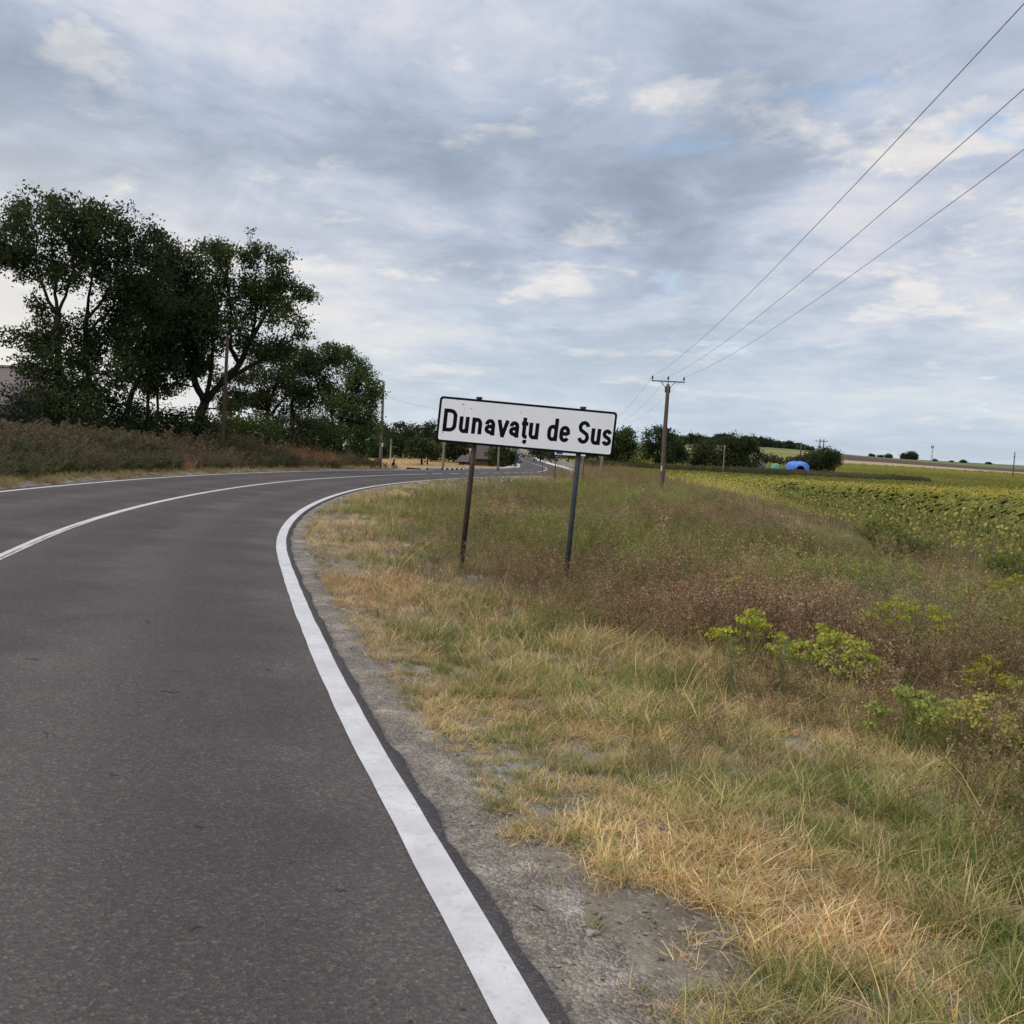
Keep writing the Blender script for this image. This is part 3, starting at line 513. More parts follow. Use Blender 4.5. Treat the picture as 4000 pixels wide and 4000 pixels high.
plain_pole(-13.1, 108, 1.15, 'short thin grey post with a dark box on top in the straw meadow', .07, CONCRETE, (0, 0), lampless, 'grey_post', 'post')
plain_pole(-6.82, 98, 4.35, 'pale wooden pole seen under the lower left corner of the town sign', .13, None, (0, 0), hook)
plain_pole(-1.72, 108, 4.9, 'wooden pole in the meadow just right of the rusty sign post', .12, None, (0, 0), hook)
plain_pole(.2, 126, 2.6, 'dark thin pole at the kerb beside the dark bush', .06, DARKMETAL, (0, 0), None, 'steel_post', 'post')
plain_pole(2.6, 215, 3.4, 'white concrete pole by the far end of the road', .16, CONCRETE, (0, 0), hook, 'concrete_pole')
plain_pole(8.5, 100, 4.2, 'stout wooden pole just right of the blue-grey sign post', .17, None, (0, 0), hook)
plain_pole(8.35, 125, 3.3, 'pale pole behind the white information board', .14, None, (0, 0), hook)
plain_pole(34.6, 170, 2.85, 'lone thin pole in front of the round tree by the tarpaulins', .12, None, (.02, 0), hook)
def topbar(o, H): MB().box((0, 0, H - 1.3), (.35, .06, .06)).build('crossarm', DARKMETAL, o); MB().tube([(0, 0, H), (0, 0, H + .5)], .05, 6).build('finial', DARKMETAL, o)
plain_pole(160.2, 330, 6.6, 'single dark pole out in the crop near the right edge', .2, m_wood('dark_pole', (.06, .05, .045), (.12, .10, .09)), (.15, 0), topbar)
# far line poles behind the tarpaulins
def armed(o, H):
    MB().box((0, 0, H - .7), (1.35, .09, .09)).build('crossarm', DARKMETAL, o)
    for x_ in (-1.3, 0, 1.3): MB().lathe([(.1, 0), (.12, .3), (.06, .5), (0, .55)], (x_, 0, H - .6 if x_ else H), 6).build('insulator', INS, o)
plain_pole(72.3, 260, 4.9, 'far pole with a forked three insulator top above the blue tarpaulin', .24, POLEWOOD, (-.1, 0), armed)
plain_pole(73.8, 262, 4.4, 'thin far pole right behind the forked pole above the blue tarpaulin', .14, POLEWOOD, (0, 0), lampless)
plain_pole(47.3, 204, 4.6, 'bare pole tip rising beside the rounded dark tree by the tarpaulins', .13, POLEWOOD)
hx, hy = 89.3, 300; hg = gz(hx, hy); hf = tag(empty('twin_pole', (hx, hy, hg)), 'twin legged power pole with one wide crossarm behind the tarpaulin trees', 'utility pole')
for x_ in (-.55, .55): MB().tube([(x_, 0, -.3), (x_, 0, 7.1 - hg)], (.2, .16), 8).build('pole', POLEWOOD, hf, True)
MB().box((-.1, 0, 6.45 - hg), (1.75, .08, .08)).build('crossarm', DARKMETAL, hf)
for x_ in (-1.75, 0, 1.55): MB().lathe([(.08, 0), (.1, .22), (0, .34)], (x_, 0, 6.53 - hg), 6).build('insulator', INS, hf)
# slim road sign post seen below the panel
o = plain_pole(3.08, 112, 1.9, 'slim brown post with a small plate behind the town sign', .035, RUST, (0, 0), None, 'sign_post', 'post')
MB().box((0, -.04, 1.9 - o.location.z - .3), (.28, .012, .28)).build('plate', simple('grey_plate', (.5, .5, .5), .6), o)
# information board on two posts
bx, by = 4.88, 91.0; bg_ = gz(bx, by); ib = tag(empty('information_board', (bx, by, bg_), (0, 0, R(-3))), 'white information board with a blue square, mostly hidden by the town sign', 'notice board')
for x_ in (-1.25, 1.25): MB().tube([(x_, .05, -.3), (x_, .05, 2.35 - bg_)], .035, 8).build('post', RUST, ib, True)
brd = MB().box((0, 0, 1.53 - bg_), (1.36, .02, .83)).build('board', simple('board_white', (.74, .75, .76), .6, .06), ib)
MB().box((-.95, -.026, .98 - bg_), (.3, .004, .22)).build('emblem', simple('board_blue', (.03, .07, .28), .6), brd)
# light wire on the wooden poles
wire(span((-11.55, 88, 5.0), (-6.8, 98, 4.25), .12, 12), 'thin wire strung from the tall bare pole to the left edge of the town sign', 'telephone_wire', .010, 'wire')
wire(span((-6.8, 98, 4.25), (-1.72, 108, 4.75), .15, 12), 'thin wire passing behind the town sign between two wooden poles', 'telephone_wire', .010, 'wire')

# ------------------------------------------------------------------ communication mast on the horizon
mx, my = 365, 900; mg = gz(mx, my); mast = tag(empty('radio_mast', (mx, my, mg)), 'thin red and white radio mast standing beyond the horizon', 'mast')
red = simple('mast_red', (.40, .16, .13), .7); wht = simple('mast_white', (.45, .46, .48), .7)
zs = np.linspace(0, 17.4 - mg, 8)
for k in range(7):
    m = MB(); z0, z1 = zs[k], zs[k + 1]
    for a_ in (0, 120, 240): m.tube([(.55 * math.cos(R(a_)), .55 * math.sin(R(a_)), z0), (.55 * math.cos(R(a_)), .55 * math.sin(R(a_)), z1)], .10, 4)
    for a_, b_ in ((0, 120), (120, 240), (240, 0)):
        m.tube([(.55 * math.cos(R(a_)), .55 * math.sin(R(a_)), z0), (.55 * math.cos(R(b_)), .55 * math.sin(R(b_)), z1)], .06, 4)
    m.build('lattice_section', red if k in (0, 1, 2, 4) else wht, mast)
for a_ in (30, 150, 270): MB().box((.9 * math.cos(R(a_)), .9 * math.sin(R(a_)), 16.2 - mg), (.22, .22, 1.2)).build('antenna', DARKMETAL, mast)

# ------------------------------------------------------------------ tarpaulins, hut, house
def tarp_heap(x, y, wx, wy, h, col, label, skirt, seed, base_name, base_mat, notch=None):
    g = gz(x, y); r = tag(empty('covered_stack', (x, y, g)), label, 'tarpaulin heap', 'stacks under tarpaulins'); rg = np.random.default_rng(seed)
    nb = MB()
    for q in range(26):
        px_, py_ = rg.uniform(-.42, .42) * 2 * wx, rg.uniform(-.8, .8) * wy; nb.box((px_ * .95, py_, h * .22), (.28 * rg.uniform(.8, 1.2), .2, h * .24), Matrix.Rotation(rg.uniform(-.3, .3), 3, 'Z'))
    b_ = nb.build(base_name, base_mat, r); b_['kind'] = 'stuff'
    na, nz = 44, 9; V = []; F = []
    for j in range(nz):
        f = j / (nz - 1)
        for i in range(na):
            a_ = 2 * math.pi * i / na; low = skirt + .10 * math.sin(a_ * 3 + seed) + .05 * math.sin(a_ * 7)
            if notch: low += notch * math.exp(-((a_ - 1.5 * math.pi - .15) / .38) ** 2)
            rr = math.cos(f * math.pi / 2) ** .55 if f < 1 else 0; z_ = (low + (1 - low) * math.sin(f * math.pi / 2) ** .9) * h
            rp_ = 1 + .05 * math.sin(a_ * 5 + seed) + .03 * math.sin(a_ * 11 + f * 6) + (.06 * math.sin(a_ * 17) * (1 - f))
            V.append((wx * rr * rp_ * math.copysign(abs(math.cos(a_)) ** .8, math.cos(a_)), wy * rr * rp_ * math.copysign(abs(math.sin(a_)) ** .8, math.sin(a_)), z_ * (1 + .05 * math.sin(a_ * 2 + seed + f * 3))))
    for j in range(nz - 1):
        for i in range(na): F.append((j * na + i, j * na + (i + 1) % na, (j + 1) * na + (i + 1) % na, (j + 1) * na + i))
    mobj('tarpaulin', newmesh('tarpaulin', V, np.array(F), col, True), r); return r
def m_tarp(name, c0, c1):
    m, t, b = material(name, .45, .4); co = objco(t); n = t.noise(co, 1.8, 6, .65, .8); t.l.new(t.ramp(n, [(.3, c0), (.7, c1)]), b.inputs['Base Color']); bump(t, b, n, .35, 1.0); return m
PALLET = simple('old_boards', (.15, .095, .07), .9, .35, 3)
tarp_heap(52.4, 190, 2.05, 1.7, 2.6, m_tarp('blue_tarp', (.05, .14, .55), (.13, .30, .80)), 'brown stack under a bright blue tarpaulin beside the dark trees', .36, 1, 'stacked_boards', PALLET, .34)
tarp_heap(48.6, 191, 1.05, 1.2, 2.0, m_tarp('green_tarp', (.06, .22, .12), (.16, .40, .25)), 'small heap under a bright green tarpaulin between the grey and blue ones', .18, 2, 'stacked_boards', PALLET)
tarp_heap(46.0, 193, 1.15, 1.3, 2.4, m_tarp('grey_tarp', (.10, .14, .14), (.20, .26, .25)), 'heap under a dull grey-green tarpaulin next to the round dark tree', .05, 3, 'stacked_boards', PALLET)
tarp_heap(44.1, 195, .9, .8, 1.5, m_tarp('pale_tarp', (.35, .42, .42), (.5, .56, .56)), 'pale sheet over a low heap partly behind the dark tree', .5, 4, 'stacked_boards', PALLET)
THATCH = m_wood('old_thatch', (.055, .045, .04), (.13, .105, .09))
def hut(x, y, wx, wy, hw, hr, label, rotz):
    g = gz(x, y); r = tag(empty('old_hut', (x, y, g), (0, 0, rotz)), label, 'hut')
    MB().box((0, 0, hw / 2 - .1), (wx - .15, wy - .15, hw / 2 + .1)).build('wall', simple('mud_wall', (.10, .08, .065), .95, .25, 2), r)
    V = [(-wx - .2, -wy - .25, hw - .15), (wx + .2, -wy - .25, hw - .15), (wx + .2, wy + .25, hw - .15), (-wx - .2, wy + .25, hw - .15), (-wx * .75, 0, hr), (wx * .8, 0, hr * .94)]
    MB().add(V, [(0, 1, 5, 4), (2, 3, 4, 5), (1, 2, 5), (3, 0, 4), (3, 2, 1, 0)]).build('roof', THATCH, r)
    MB().box((wx * .3, -wy + .14, hw * .42), (.4, .03, hw * .42)).build('door', simple('dark_door', (.03, .026, .022), .9), r)
hut(-4.2, 141, 1.9, 2.2, 1.1, 2.9, 'old hut with a sagging brown thatched roof behind the rusty sign post', .25)
hut(-6.7, 139, .75, 1.1, .6, 1.35, 'small low shed with a brown roof left of the thatched hut', -.3)
hx_, hy_ = -42.5, 82; hg_ = gz(hx_, hy_); house = tag(empty('house', (hx_, hy_, hg_)), 'low house with a grey brown roof half hidden behind the shrubs at the left edge', 'house')
MB().box((0, 0, 1.35), (5.7, 3.6, 1.6)).build('wall', simple('plaster', (.34, .31, .27), .9), house)
ze, zr = 2.75, 5.45 - hg_
ROOF = m_wood('roof_tiles', (.12, .10, .095), (.20, .165, .155))
rf = MB().add([(-6.1, -4.1, ze), (6.1, -4.1, ze), (6.1, 4.1, ze), (-6.1, 4.1, ze), (-6.1, 0, zr), (6.1, 0, zr)], [(0, 1, 5, 4), (2, 3, 4, 5), (1, 2, 5), (3, 0, 4), (3, 2, 1, 0)]).build('roof', ROOF, house)
MB().tube([(-6.15, 0, zr + .04), (6.15, 0, zr + .04)], .14, 6).build('ridge_cap', ROOF, rf)
for x_ in (-3.2, .2, 3.4):
    wn = MB().box((x_, -3.61, 1.5), (.55, .03, .6)).build('window', simple('window_frame', (.4, .38, .34), .7), house); MB().box((x_, -3.645, 1.5), (.46, .008, .5)).build('pane', simple('pane', (.03, .035, .04), .15, .1, 3, .5), wn)

# ------------------------------------------------------------------ car far down the road
cx_, cy_ = 1.35, 238.0; cg = float(base(cy_)) + .1; car = tag(empty('parked_car', (cx_, cy_, cg), (0, 0, R(2))), 'dark car seen head on at the far end of the village road', 'car')
CP = simple('car_paint', (.03, .032, .038), .3, .1, 3, .6); GLASS = simple('car_glass', (.12, .14, .16), .1, .1, 3, .6); TYRE = simple('tyre', (.015, .015, .016), .9)
prof = [(-2.0, .35, .62, .80), (-1.95, .28, .80, .84), (-1.0, .25, .95, .87), (-.3, .25, 1.0, .87), (1.7, .25, 1.0, .86), (2.0, .30, .92, .82)]
V = []; F = []
for y_, z0, z1, w_ in prof: V += [(-w_, y_, z0), (-w_, y_, z1 * .85), (-w_ * .93, y_, z1), (w_ * .93, y_, z1), (w_, y_, z1 * .85), (w_, y_, z0)]
for i in range(len(prof) - 1):
    for j in range(6): F.append((i * 6 + j, i * 6 + (j + 1) % 6, (i + 1) * 6 + (j + 1) % 6, (i + 1) * 6 + j))
F += [(0, 1, 2), (0, 2, 3), (0, 3, 4), (0, 4, 5)]; e = (len(prof) - 1) * 6; F += [(e, e + 2, e + 1), (e, e + 3, e + 2), (e, e + 4, e + 3), (e, e + 5, e + 4)]
MB().add(V, F).build('body', CP, car)
MB().add([(-.8, -.85, .97), (.8, -.85, .97), (.62, -.2, 1.42), (-.62, -.2, 1.42), (-.8, 1.6, 1.0), (.8, 1.6, 1.0), (.62, 1.1, 1.42), (-.62, 1.1, 1.42)], [(0, 1, 2, 3), (1, 5, 6, 2), (5, 4, 7, 6), (4, 0, 3, 7)]).build('windows', GLASS, car)
MB().box((0, .45, 1.445), (.63, .66, .03)).build('roof', CP, car)
for sx in (-1, 1):
    MB().box((sx * .62, -2.0, .66), (.17, .03, .08)).build('headlight', simple('headlight', (.6, .62, .65), .2), car); MB().box((sx * .95, -.75, 1.02), (.09, .05, .06)).build('mirror', CP, car)
    for y_ in (-1.3, 1.3):
        wv = MB().tube([(sx * .70, y_, .32), (sx * .88, y_, .32)], .32, 14).build('wheel', TYRE, car); MB().tube([(sx * .875, y_, .32), (sx * .89, y_, .32)], .19, 10).build('rim', simple('rim', (.35, .36, .38), .4), wv)
MB().box((0, -2.0, .42), (.26, .02, .06)).build('number_plate', simple('plate_white', (.7, .7, .7), .5), car)
MB().box((0, -1.98, .60), (.40, .03, .07)).build('grille', TYRE, car)

# ------------------------------------------------------------------ person sitting on the pavement edge
def skinned(name, pts, edges, rad, mats, parent, pick, sub=2):
    me = bpy.data.meshes.new('tmp'); me.from_pydata(pts, edges, []); o = bpy.data.objects.new('tmp', me); COL.objects.link(o)
    sk = o.modifiers.new('s', 'SKIN')
    for v, r_ in zip(me.skin_vertices[0].data, rad): v.radius = (r_, r_) if not isinstance(r_, tuple) else r_
    me.skin_vertices[0].data[0].use_root = True
    o.modifiers.new('u', 'SUBSURF').levels = sub
    dg = bpy.context.evaluated_depsgraph_get(); m2 = bpy.data.meshes.new_from_object(o.evaluated_get(dg)); bpy.data.objects.remove(o)
    m2.name = name; m2.materials.clear()
    for mm in mats: m2.materials.append(mm)
    for p in m2.polygons: p.material_index = pick(p.center); p.use_smooth = True
    return mobj(name, m2, parent)
px_, py_ = -10.95, 92.2
pg = gz(px_, py_); pr = tag(empty('person', (px_, py_, pg), (0, 0, R(72))), 'person in black top and grey trousers sitting on the pavement with head bowed', 'person')
SKIN_ = simple('skin', (.42, .26, .19), .6); TOP = simple('black_top', (.012, .012, .015), .9); TRS = simple('grey_trousers', (.16, .18, .20), .9); HAIR = simple('brown_hair', (.05, .028, .02), .6)
# pelvis at the origin of the figure, facing -Y of its own frame, legs drawn up and crossed
pts = [(0, 0, .14), (0, .02, .30), (0, -.03, .47), (0, -.09, .58), (0, -.13, .66), (0, -.16, .745), (0, -.17, .83),
       (-.17, -.06, .55), (-.24, -.16, .36), (-.12, -.34, .34), (-.07, -.40, .36), (.17, -.06, .55), (.24, -.16, .36), (.12, -.34, .34), (.07, -.40, .36),
       (-.10, -.02, .12), (-.28, -.34, .27), (-.04, -.46, .07), (.06, -.52, .05), (.10, -.02, .12), (.28, -.34, .27), (.04, -.40, .06), (-.06, -.46, .05)]
edg = [(0, 1), (1, 2), (2, 3), (3, 4), (4, 5), (5, 6), (3, 7), (7, 8), (8, 9), (9, 10), (3, 11), (11, 12), (12, 13), (13, 14), (0, 15), (15, 16), (16, 17), (17, 18), (0, 19), (19, 20), (20, 21), (21, 22)]
rad = [(.15, .12), (.13, .10), (.16, .11), (.14, .09), .055, .085, .075, .06, .048, .036, .03, .06, .048, .036, .03, .095, .07, .05, .04, .095, .07, .05, .04]
def pk(c): return 0 if (c.z > .64 or (c.y < -.30 and .30 < c.z < .42)) else (1 if c.z > .24 and not (c.y < -.22 and c.z < .33) and abs(c.x) < .32 and c.y > -.30 and (c.z > .34 or abs(c.x) < .2) else 2)
bod = skinned('body', pts, edg, rad, [SKIN_, TOP, TRS], pr, pk)
hm = MB().lathe([(0, .12), (.075, .095), (.105, .04), (.11, -.03), (.10, -.12), (.085, -.20), (.05, -.23), (0, -.2)], (0, -.135, .80), 16)
hv_ = np.vstack(hm.V); hm.F4 = [f for f in hm.F4 if not (hv_[f].mean(0)[1] < -.175 and hv_[f].mean(0)[2] < .855)]; hm.build('hair', HAIR, bod, True)
MB().add([(0, -.262, .765), (-.016, -.236, .735), (.016, -.236, .735), (0, -.235, .80)], [(0, 1, 2), (0, 2, 3), (0, 3, 1)]).build('nose', SKIN_, bod)
for sx in (-1, 1): MB().lathe([(0, -.008), (.011, 0), (0, .008)], (sx * .032, -.232, .792), 8).build('eye', HAIR, bod); MB().lathe([(0, -.03), (.018, 0), (0, .03)], (sx * .085, -.14, .775), 8).build('ear', SKIN_, bod)
MB().box((0, -.228, .712), (.022, .006, .005)).build('mouth', simple('lips', (.30, .13, .11), .6), bod)
MB().box((0, -.43, .38), (.04, .006, .075)).build('held_phone', simple('phone', (.02, .02, .025), .3), bod)
for sx in (-1, 1):
    MB().box((sx * .08, -.5, .045), (.05, .12, .04), Matrix.Rotation(sx * .5, 3, 'Z')).build('shoe', simple('shoe', (.09, .08, .08), .8), bod)
    for k in range(5): MB().tube([(sx * (.075 - .012 * k), -.40, .365 + .008 * k), (sx * (.045 - .008 * k), -.445, .37 + .009 * k), (sx * (.02), -.438, .372 + .01 * k)], .008, 5).build('finger', SKIN_, bod, True)

# small marker posts and a panel between the trunks
def marker(x, y, zt, label):
    g = gz(x, y); o = tag(empty('marker_post', (x, y, g)), label, 'post', 'marker posts under the trees'); H = zt - g
    MB().tube([(0, 0, -.2), (0, 0, H - .16)], .05, 8).build('post', CONCRETE, o, True); MB().tube([(0, 0, H - .158), (0, 0, H)], .056, 8).build('white_tip', simple('white_tip', (.62, .66, .62), .7), o, True)
marker(-23.6, 47, 1.38, 'white tipped post below the tallest tree at the left edge')
marker(-20.7, 55, 1.18, 'white tipped post at the foot of the slim curved trunks')
marker(-16.8, 69, .82, 'white tipped post beside the dark trunk behind the orange grass')
px2, py2 = -22.3, 78; g = gz(px2, py2); o = tag(empty('small_panel', (px2, py2, g)), 'small blue and white panel showing between the thick forked trunk and the telephone pole', 'panel')
MB().tube([(0, .03, -.2), (0, .03, 1.42 - g)], .03, 6).build('post', DARKMETAL, o, True); pnl = MB().box((0, 0, 1.15 - g), (.17, .012, .26)).build('board', simple('panel_white', (.55, .60, .66), .6), o)
MB().box((.02, -.016, 1.12 - g), (.11, .003, .12)).build('emblem', simple('panel_blue', (.04, .07, .18), .6), pnl)

# ------------------------------------------------------------------ trees and shrubs
def vnoise(P, f, seed):
    """smooth value noise in 3D, 0..1"""
    q = np.asarray(P) * f + seed * 17.3; i = np.floor(q).astype(np.int64); u = q - i; u = u * u * (3 - 2 * u); r = 0
    for dx in (0, 1):
        for dy in (0, 1):
            for dz in (0, 1):
                h = (i[:, 0] + dx) * 374761393 + (i[:, 1] + dy) * 668265263 + (i[:, 2] + dz) * 2147483647 + seed * 974711
                h = (h ^ (h >> 13)) * 1274126177; h = ((h ^ (h >> 16)) & 0xffff) / 65535.0
                r = r + h * np.where(dx, u[:, 0], 1 - u[:, 0]) * np.where(dy, u[:, 1], 1 - u[:, 1]) * np.where(dz, u[:, 2], 1 - u[:, 2])
    return r
def leaves(C, size, rg, col, var=.42, droop=.3, aspect=.55):
    """one folded four-cornered leaf at every point of C"""
    n = len(C); d = rg.normal(0, 1, (n, 3)); d[:, 2] -= droop; d /= np.linalg.norm(d, axis=1)[:, None]
    s = np.cross(d, rg.normal(0, 1, (n, 3))); s /= np.linalg.norm(s, axis=1)[:, None] + 1e-9; nn = np.cross(d, s)
    L = (size * rg.uniform(.6, 1.35, n))[:, None]
    V = np.stack([C - d * L * .5, C + s * L * aspect * .5 + nn * L * .06, C + d * L * .55, C - s * L * aspect * .5 + nn * L * .06], 1)
    k = rg.uniform(1 - var, 1 + var, (n, 1)) * np.array(col)[None] * (1 + rg.normal(0, .08, (n, 3)))
    return V.reshape(-1, 3), np.arange(4 * n).reshape(-1, 4), np.repeat(np.clip(k, .003, 1), 4, 0)
def foliage_points(blobs, dens, rg, clump=.9, gapf=.42, spray=7, spr=.22, seed=1):
    out = []
    for (x, y, z, rx, rz) in blobs:
        vol = 4 / 3 * math.pi * rx * rx * .8 * rz; n = max(40, int(dens * 4.4 * (rx * rz) ** .95))
        u = rg.normal(0, 1, (n, 3)); u /= np.linalg.norm(u, axis=1)[:, None]; r = rg.uniform(.12, 1, n) ** .42 * (1 + .16 * rg.normal(0, 1, n))
        P = u * r[:, None] * np.array([rx, rx * .8, rz]) + np.array([x, y, z]); P = P[vnoise(P, 1 / clump, seed) > gapf]
        out.append(P)
    P = np.vstack(out); P = np.repeat(P, spray, 0); return P + rg.normal(0, spr, P.shape) * np.array([1, 1, .7])
def limb(a, b, rg, k=5, sag=.12):
    a, b = np.array(a, float), np.array(b, float); t = np.linspace(0, 1, k)[:, None]; d = np.linalg.norm(b - a)
    P = a * (1 - t) + b * t; P[1:-1] += rg.normal(0, .05 * d, (k - 2, 3)); P[:, 2] += (np.sin(t[:, 0] * math.pi) * -sag * d * .4); return P
def tree(name, cat, label, spec, leaf, col, dens, seed, group=None, gapf=.42, clump=.9, spray=7, spr=.22, droop=.3, stemname='trunk', crownname='crown'):
    trunks, blobs = spec; rg = np.random.default_rng(seed)
    bx, by = (trunks[0][0][0], trunks[0][0][1]) if trunks else (blobs[0][0], blobs[0][1])
    g = gz(bx, by); r = tag(empty(name, (bx, by, g)), label, cat, group); O = np.array([bx, by, g]); tm = MB(); nodes = []
    for T in trunks:
        T = np.array(T, float)
        if T[0, 2] < g + 1.6: T[0, 2] = gz(T[0, 0], T[0, 1]) - .15
        P = T[:, :3]; rr = T[:, 3]
        if len(P) > 2:
            Q = catmull(P, 4); rq = np.interp(np.linspace(0, 1, len(Q)), np.linspace(0, 1, len(P)), rr)
        else: Q, rq = P, rr
        Q = Q + rg.normal(0, .035, Q.shape) * np.array([1, 1, .3]); tm.tube(Q - O, rq, 8); nodes += [(q, w_) for q, w_ in zip(Q[1:], rq[1:])]
    if not trunks:
        for k in range(5):
            b_ = blobs[k % len(blobs)]; q = limb((bx + rg.normal(0, .3), by, g - .1), (b_[0] + rg.normal(0, b_[3] * .3), b_[1], b_[2]), rg, 5); tm.tube(q - O, np.linspace(.05, .015, 5), 5)
    else:
        N0 = np.array([q for q, _ in nodes]); W0 = np.array([w_ for _, w_ in nodes])
        for (x, y, z, rx, rz) in blobs:
            c = np.array([x, y, z]); dd = np.linalg.norm(N0 - c, axis=1) + np.maximum(0, N0[:, 2] - z) * 1.5; j = dd.argmin(); q = limb(N0[j], c, rg, 5); w0 = min(W0[j] * .6, .02 + .035 * rx)
            tm.tube(q - O, np.linspace(w0, .02, 5), 6)
            for k in range(int(5 + 2 * rx)):
                u = rg.normal(0, 1, 3); u /= np.linalg.norm(u); u[2] = abs(u[2]) * .8; e = c + u * np.array([rx, rx * .8, rz]) * rg.uniform(.6, .98)
                q2 = limb(q[rg.integers(1, 5)], e, rg, 4); tm.tube(q2 - O, np.linspace(w0 * .45, .008, 4), 4, False)
    tm.build(stemname, BARK, r, True)
    P = foliage_points(blobs, dens, rg, clump, gapf, spray, spr, seed) - O
    P = P[P[:, 2] > -.05] if len(P) else P
    hv = vnoise(P, 1.1, seed + 5)[:, None]; V, F, C = leaves(P, leaf, rg, (1, 1, 1), .4, droop); C = C * np.repeat(np.array(col)[None] * (.62 + .95 * hv) * np.column_stack([1 + .25 * (hv - .5), np.ones(len(hv)), 1 - .3 * (hv - .5)]), 4, 0)
    mobj(crownname, newmesh(crownname, V, F, LEAF, False, C), r); return r
DK = (.054, .072, .031); MD = (.064, .086, .032); LT = (.074, .108, .034); FAR = (.046, .062, .028); FARL = (.062, .078, .036)
GRP = 'trees along the left roadside'
tree('tall_tree', 'tree', 'tallest tree at the left edge with bare fanned branches under a high round crown', TREES['A'], .18, DK, 62, 11, GRP, .465, .7, 7, .20)
tree('tall_tree', 'tree', 'tall forked tree, second from the left, its crown touching the tallest one', TREES['B'], .18, DK, 62, 12, GRP, .445, .7, 7, .20)
tree('slender_tree', 'tree', 'dark crowded tree on slim curved trunks left of the thick forked tree', TREES['C'], .19, DK, 62, 13, GRP, .41, .8, 7, .22)
tree('acacia_tree', 'tree', 'thick forked tree with dark spreading limbs reaching out over the road side', TREES['D'], .17, MD, 60, 14, GRP, .445, .75, 8, .20, .5)
tree('acacia_tree', 'tree', 'low flat crowned dark tree between the thick forked tree and the feathery one', TREES['E'], .19, DK, 56, 15, GRP, .40, .8, 7, .22, .5)
tree('acacia_tree', 'tree', 'feathery green tree at the right end of the roadside row, beside the tall bare pole', TREES['F'], .19, LT, 52, 16, GRP, .40, .8, 8, .22, .6)
far = [('G1', 'small tree with an airy pale crown right behind the tall bare pole', FARL, .34), ('G2', 'round topped tree in the mid of the far meadow hedge', FAR, .30), ('G3', 'broad tree in the meadow hedge with pale twigs on top, left of the sign', FAR, .30),
       ('G4', 'grey green bushy tree with two low trunks standing out in the straw meadow', FARL, .30), ('G5', 'low dark tree at the left end of the meadow hedge', FAR, .28), ('G6', 'dark tree behind the pale pole under the sign corner', FAR, .28),
       ('G7', 'dark tree rising behind the thatched hut', DK, .28), ('G8', 'dense dark tree at the bend beside the road', DK, .26), ('G9', 'tree right of the far road, below the word de', DK, .28), ('G10', 'tree group behind the white information board', FAR, .28),
       ('R1', 'bright green bushy tree just right of the town sign', MD, .30), ('R2', 'tall loose tree directly behind the crossarm pole', FAR, .34), ('R3', 'dark tree right of the crossarm pole', DK, .30),
       ('R4', 'pale green tree with wispy top left of the large round dark tree', FARL, .30), ('R5', 'large round dark tree left of the tarpaulins', FAR, .26), ('R6', 'low wide dark tree right of the blue tarpaulin', DK, .28)]
for k, (key, lab, col, gp_) in enumerate(far):
    tree('hedge_tree' if key[0] == 'G' else 'field_tree', 'tree', lab, TREES[key], .36, col, 20 if key[0] == 'G' else 17, 30 + k, 'trees of the far hedges', gp_, 1.6, 7, .34, .2)
bl = ['grey green weedy shrub at the left edge below the house roof', 'dark shrub under the tallest tree', 'dark shrub between the two tall trees', 'dark shrub under the second tall tree', 'dark low shrub left of the thick forked trunk', 'dark shrub at the foot of the thick forked trunk', 'narrow dark shrub between the slim curved trunks', 'yellowish shrub just right of the brown telephone pole',
      'green shrub below the flat crowned tree', 'dark shrub behind the mound of orange grass', 'dark shrub at the foot of the feathery tree', 'brown shrub behind the green tarpaulin', 'brownish shrub behind the blue tarpaulin']
for k, key in enumerate(SHRUBS):
    col = [(.06, .066, .045), DK, DK, DK, DK, DK, DK, (.085, .10, .028), MD, DK, MD, (.07, .058, .036), (.06, .055, .035)][k]
    tree('shrub', 'shrub', bl[k], ([], SHRUBS[key]), (.17 if k < 11 else .3), col, 60 if k < 11 else 16, 60 + k, 'shrubs', .30, .8, 7, .20, .2, 'stem', 'foliage')
for k, (x, y, z, rx, rz) in enumerate(HORIZON):
    g = gz(x, y); lab = ['tiny dark bush on the skyline nearest to the tarpaulin trees', 'flat low bush on the skyline, second from the tarpaulin trees', 'small tree on the skyline left of the largest skyline tree', 'pale tree on the skyline touching the largest skyline tree', 'largest round dark tree on the skyline',
        'small bush on the skyline at the foot of the radio mast', 'tiny bush on the skyline right of the radio mast', 'low bush on the skyline halfway between mast and dark pole', 'bush on the skyline nearest to the single dark pole'][k]
    tree('skyline_tree' if k in (2, 3, 4) else 'skyline_bush', 'tree' if k in (2, 3, 4) else 'bush', lab, ([[(x, y, g, .25), (x, y, z, .15)]], [(x, y, max(z, g + rz * .7), rx, rz), (x + rx * .4, y + 1, max(z, g + rz * .7) - rz * .3, rx * .7, rz * .7)]), .75, (.05, .062, .036), 14, 90 + k, 'trees on the skyline', .22, 2.0, 6, .5, .1)
# wood on the far hill: one mass
rg = np.random.default_rng(5); B = []
for k in range(46):
    x = rg.uniform(96, 187); y = 640 + rg.uniform(-14, 22); q = 1.0 - .55 * min(1, max(0, (x - 150) / 37)); B.append((x, y, gz(x, y) + 2.4 * q, rg.uniform(2.2, 4.2), rg.uniform(2.2, 4.2) * q))
P = foliage_points(B, 9, rg, 2.5, .25, 6, .6, 3); V, F, C = leaves(P, 1.0, rg, (.05, .062, .035), .25, 0)
tag(mobj('far_wood', newmesh('far_wood', V, F, LEAF, False, C)), 'far wood of dark trees along the low hill', 'wood', kind='stuff')

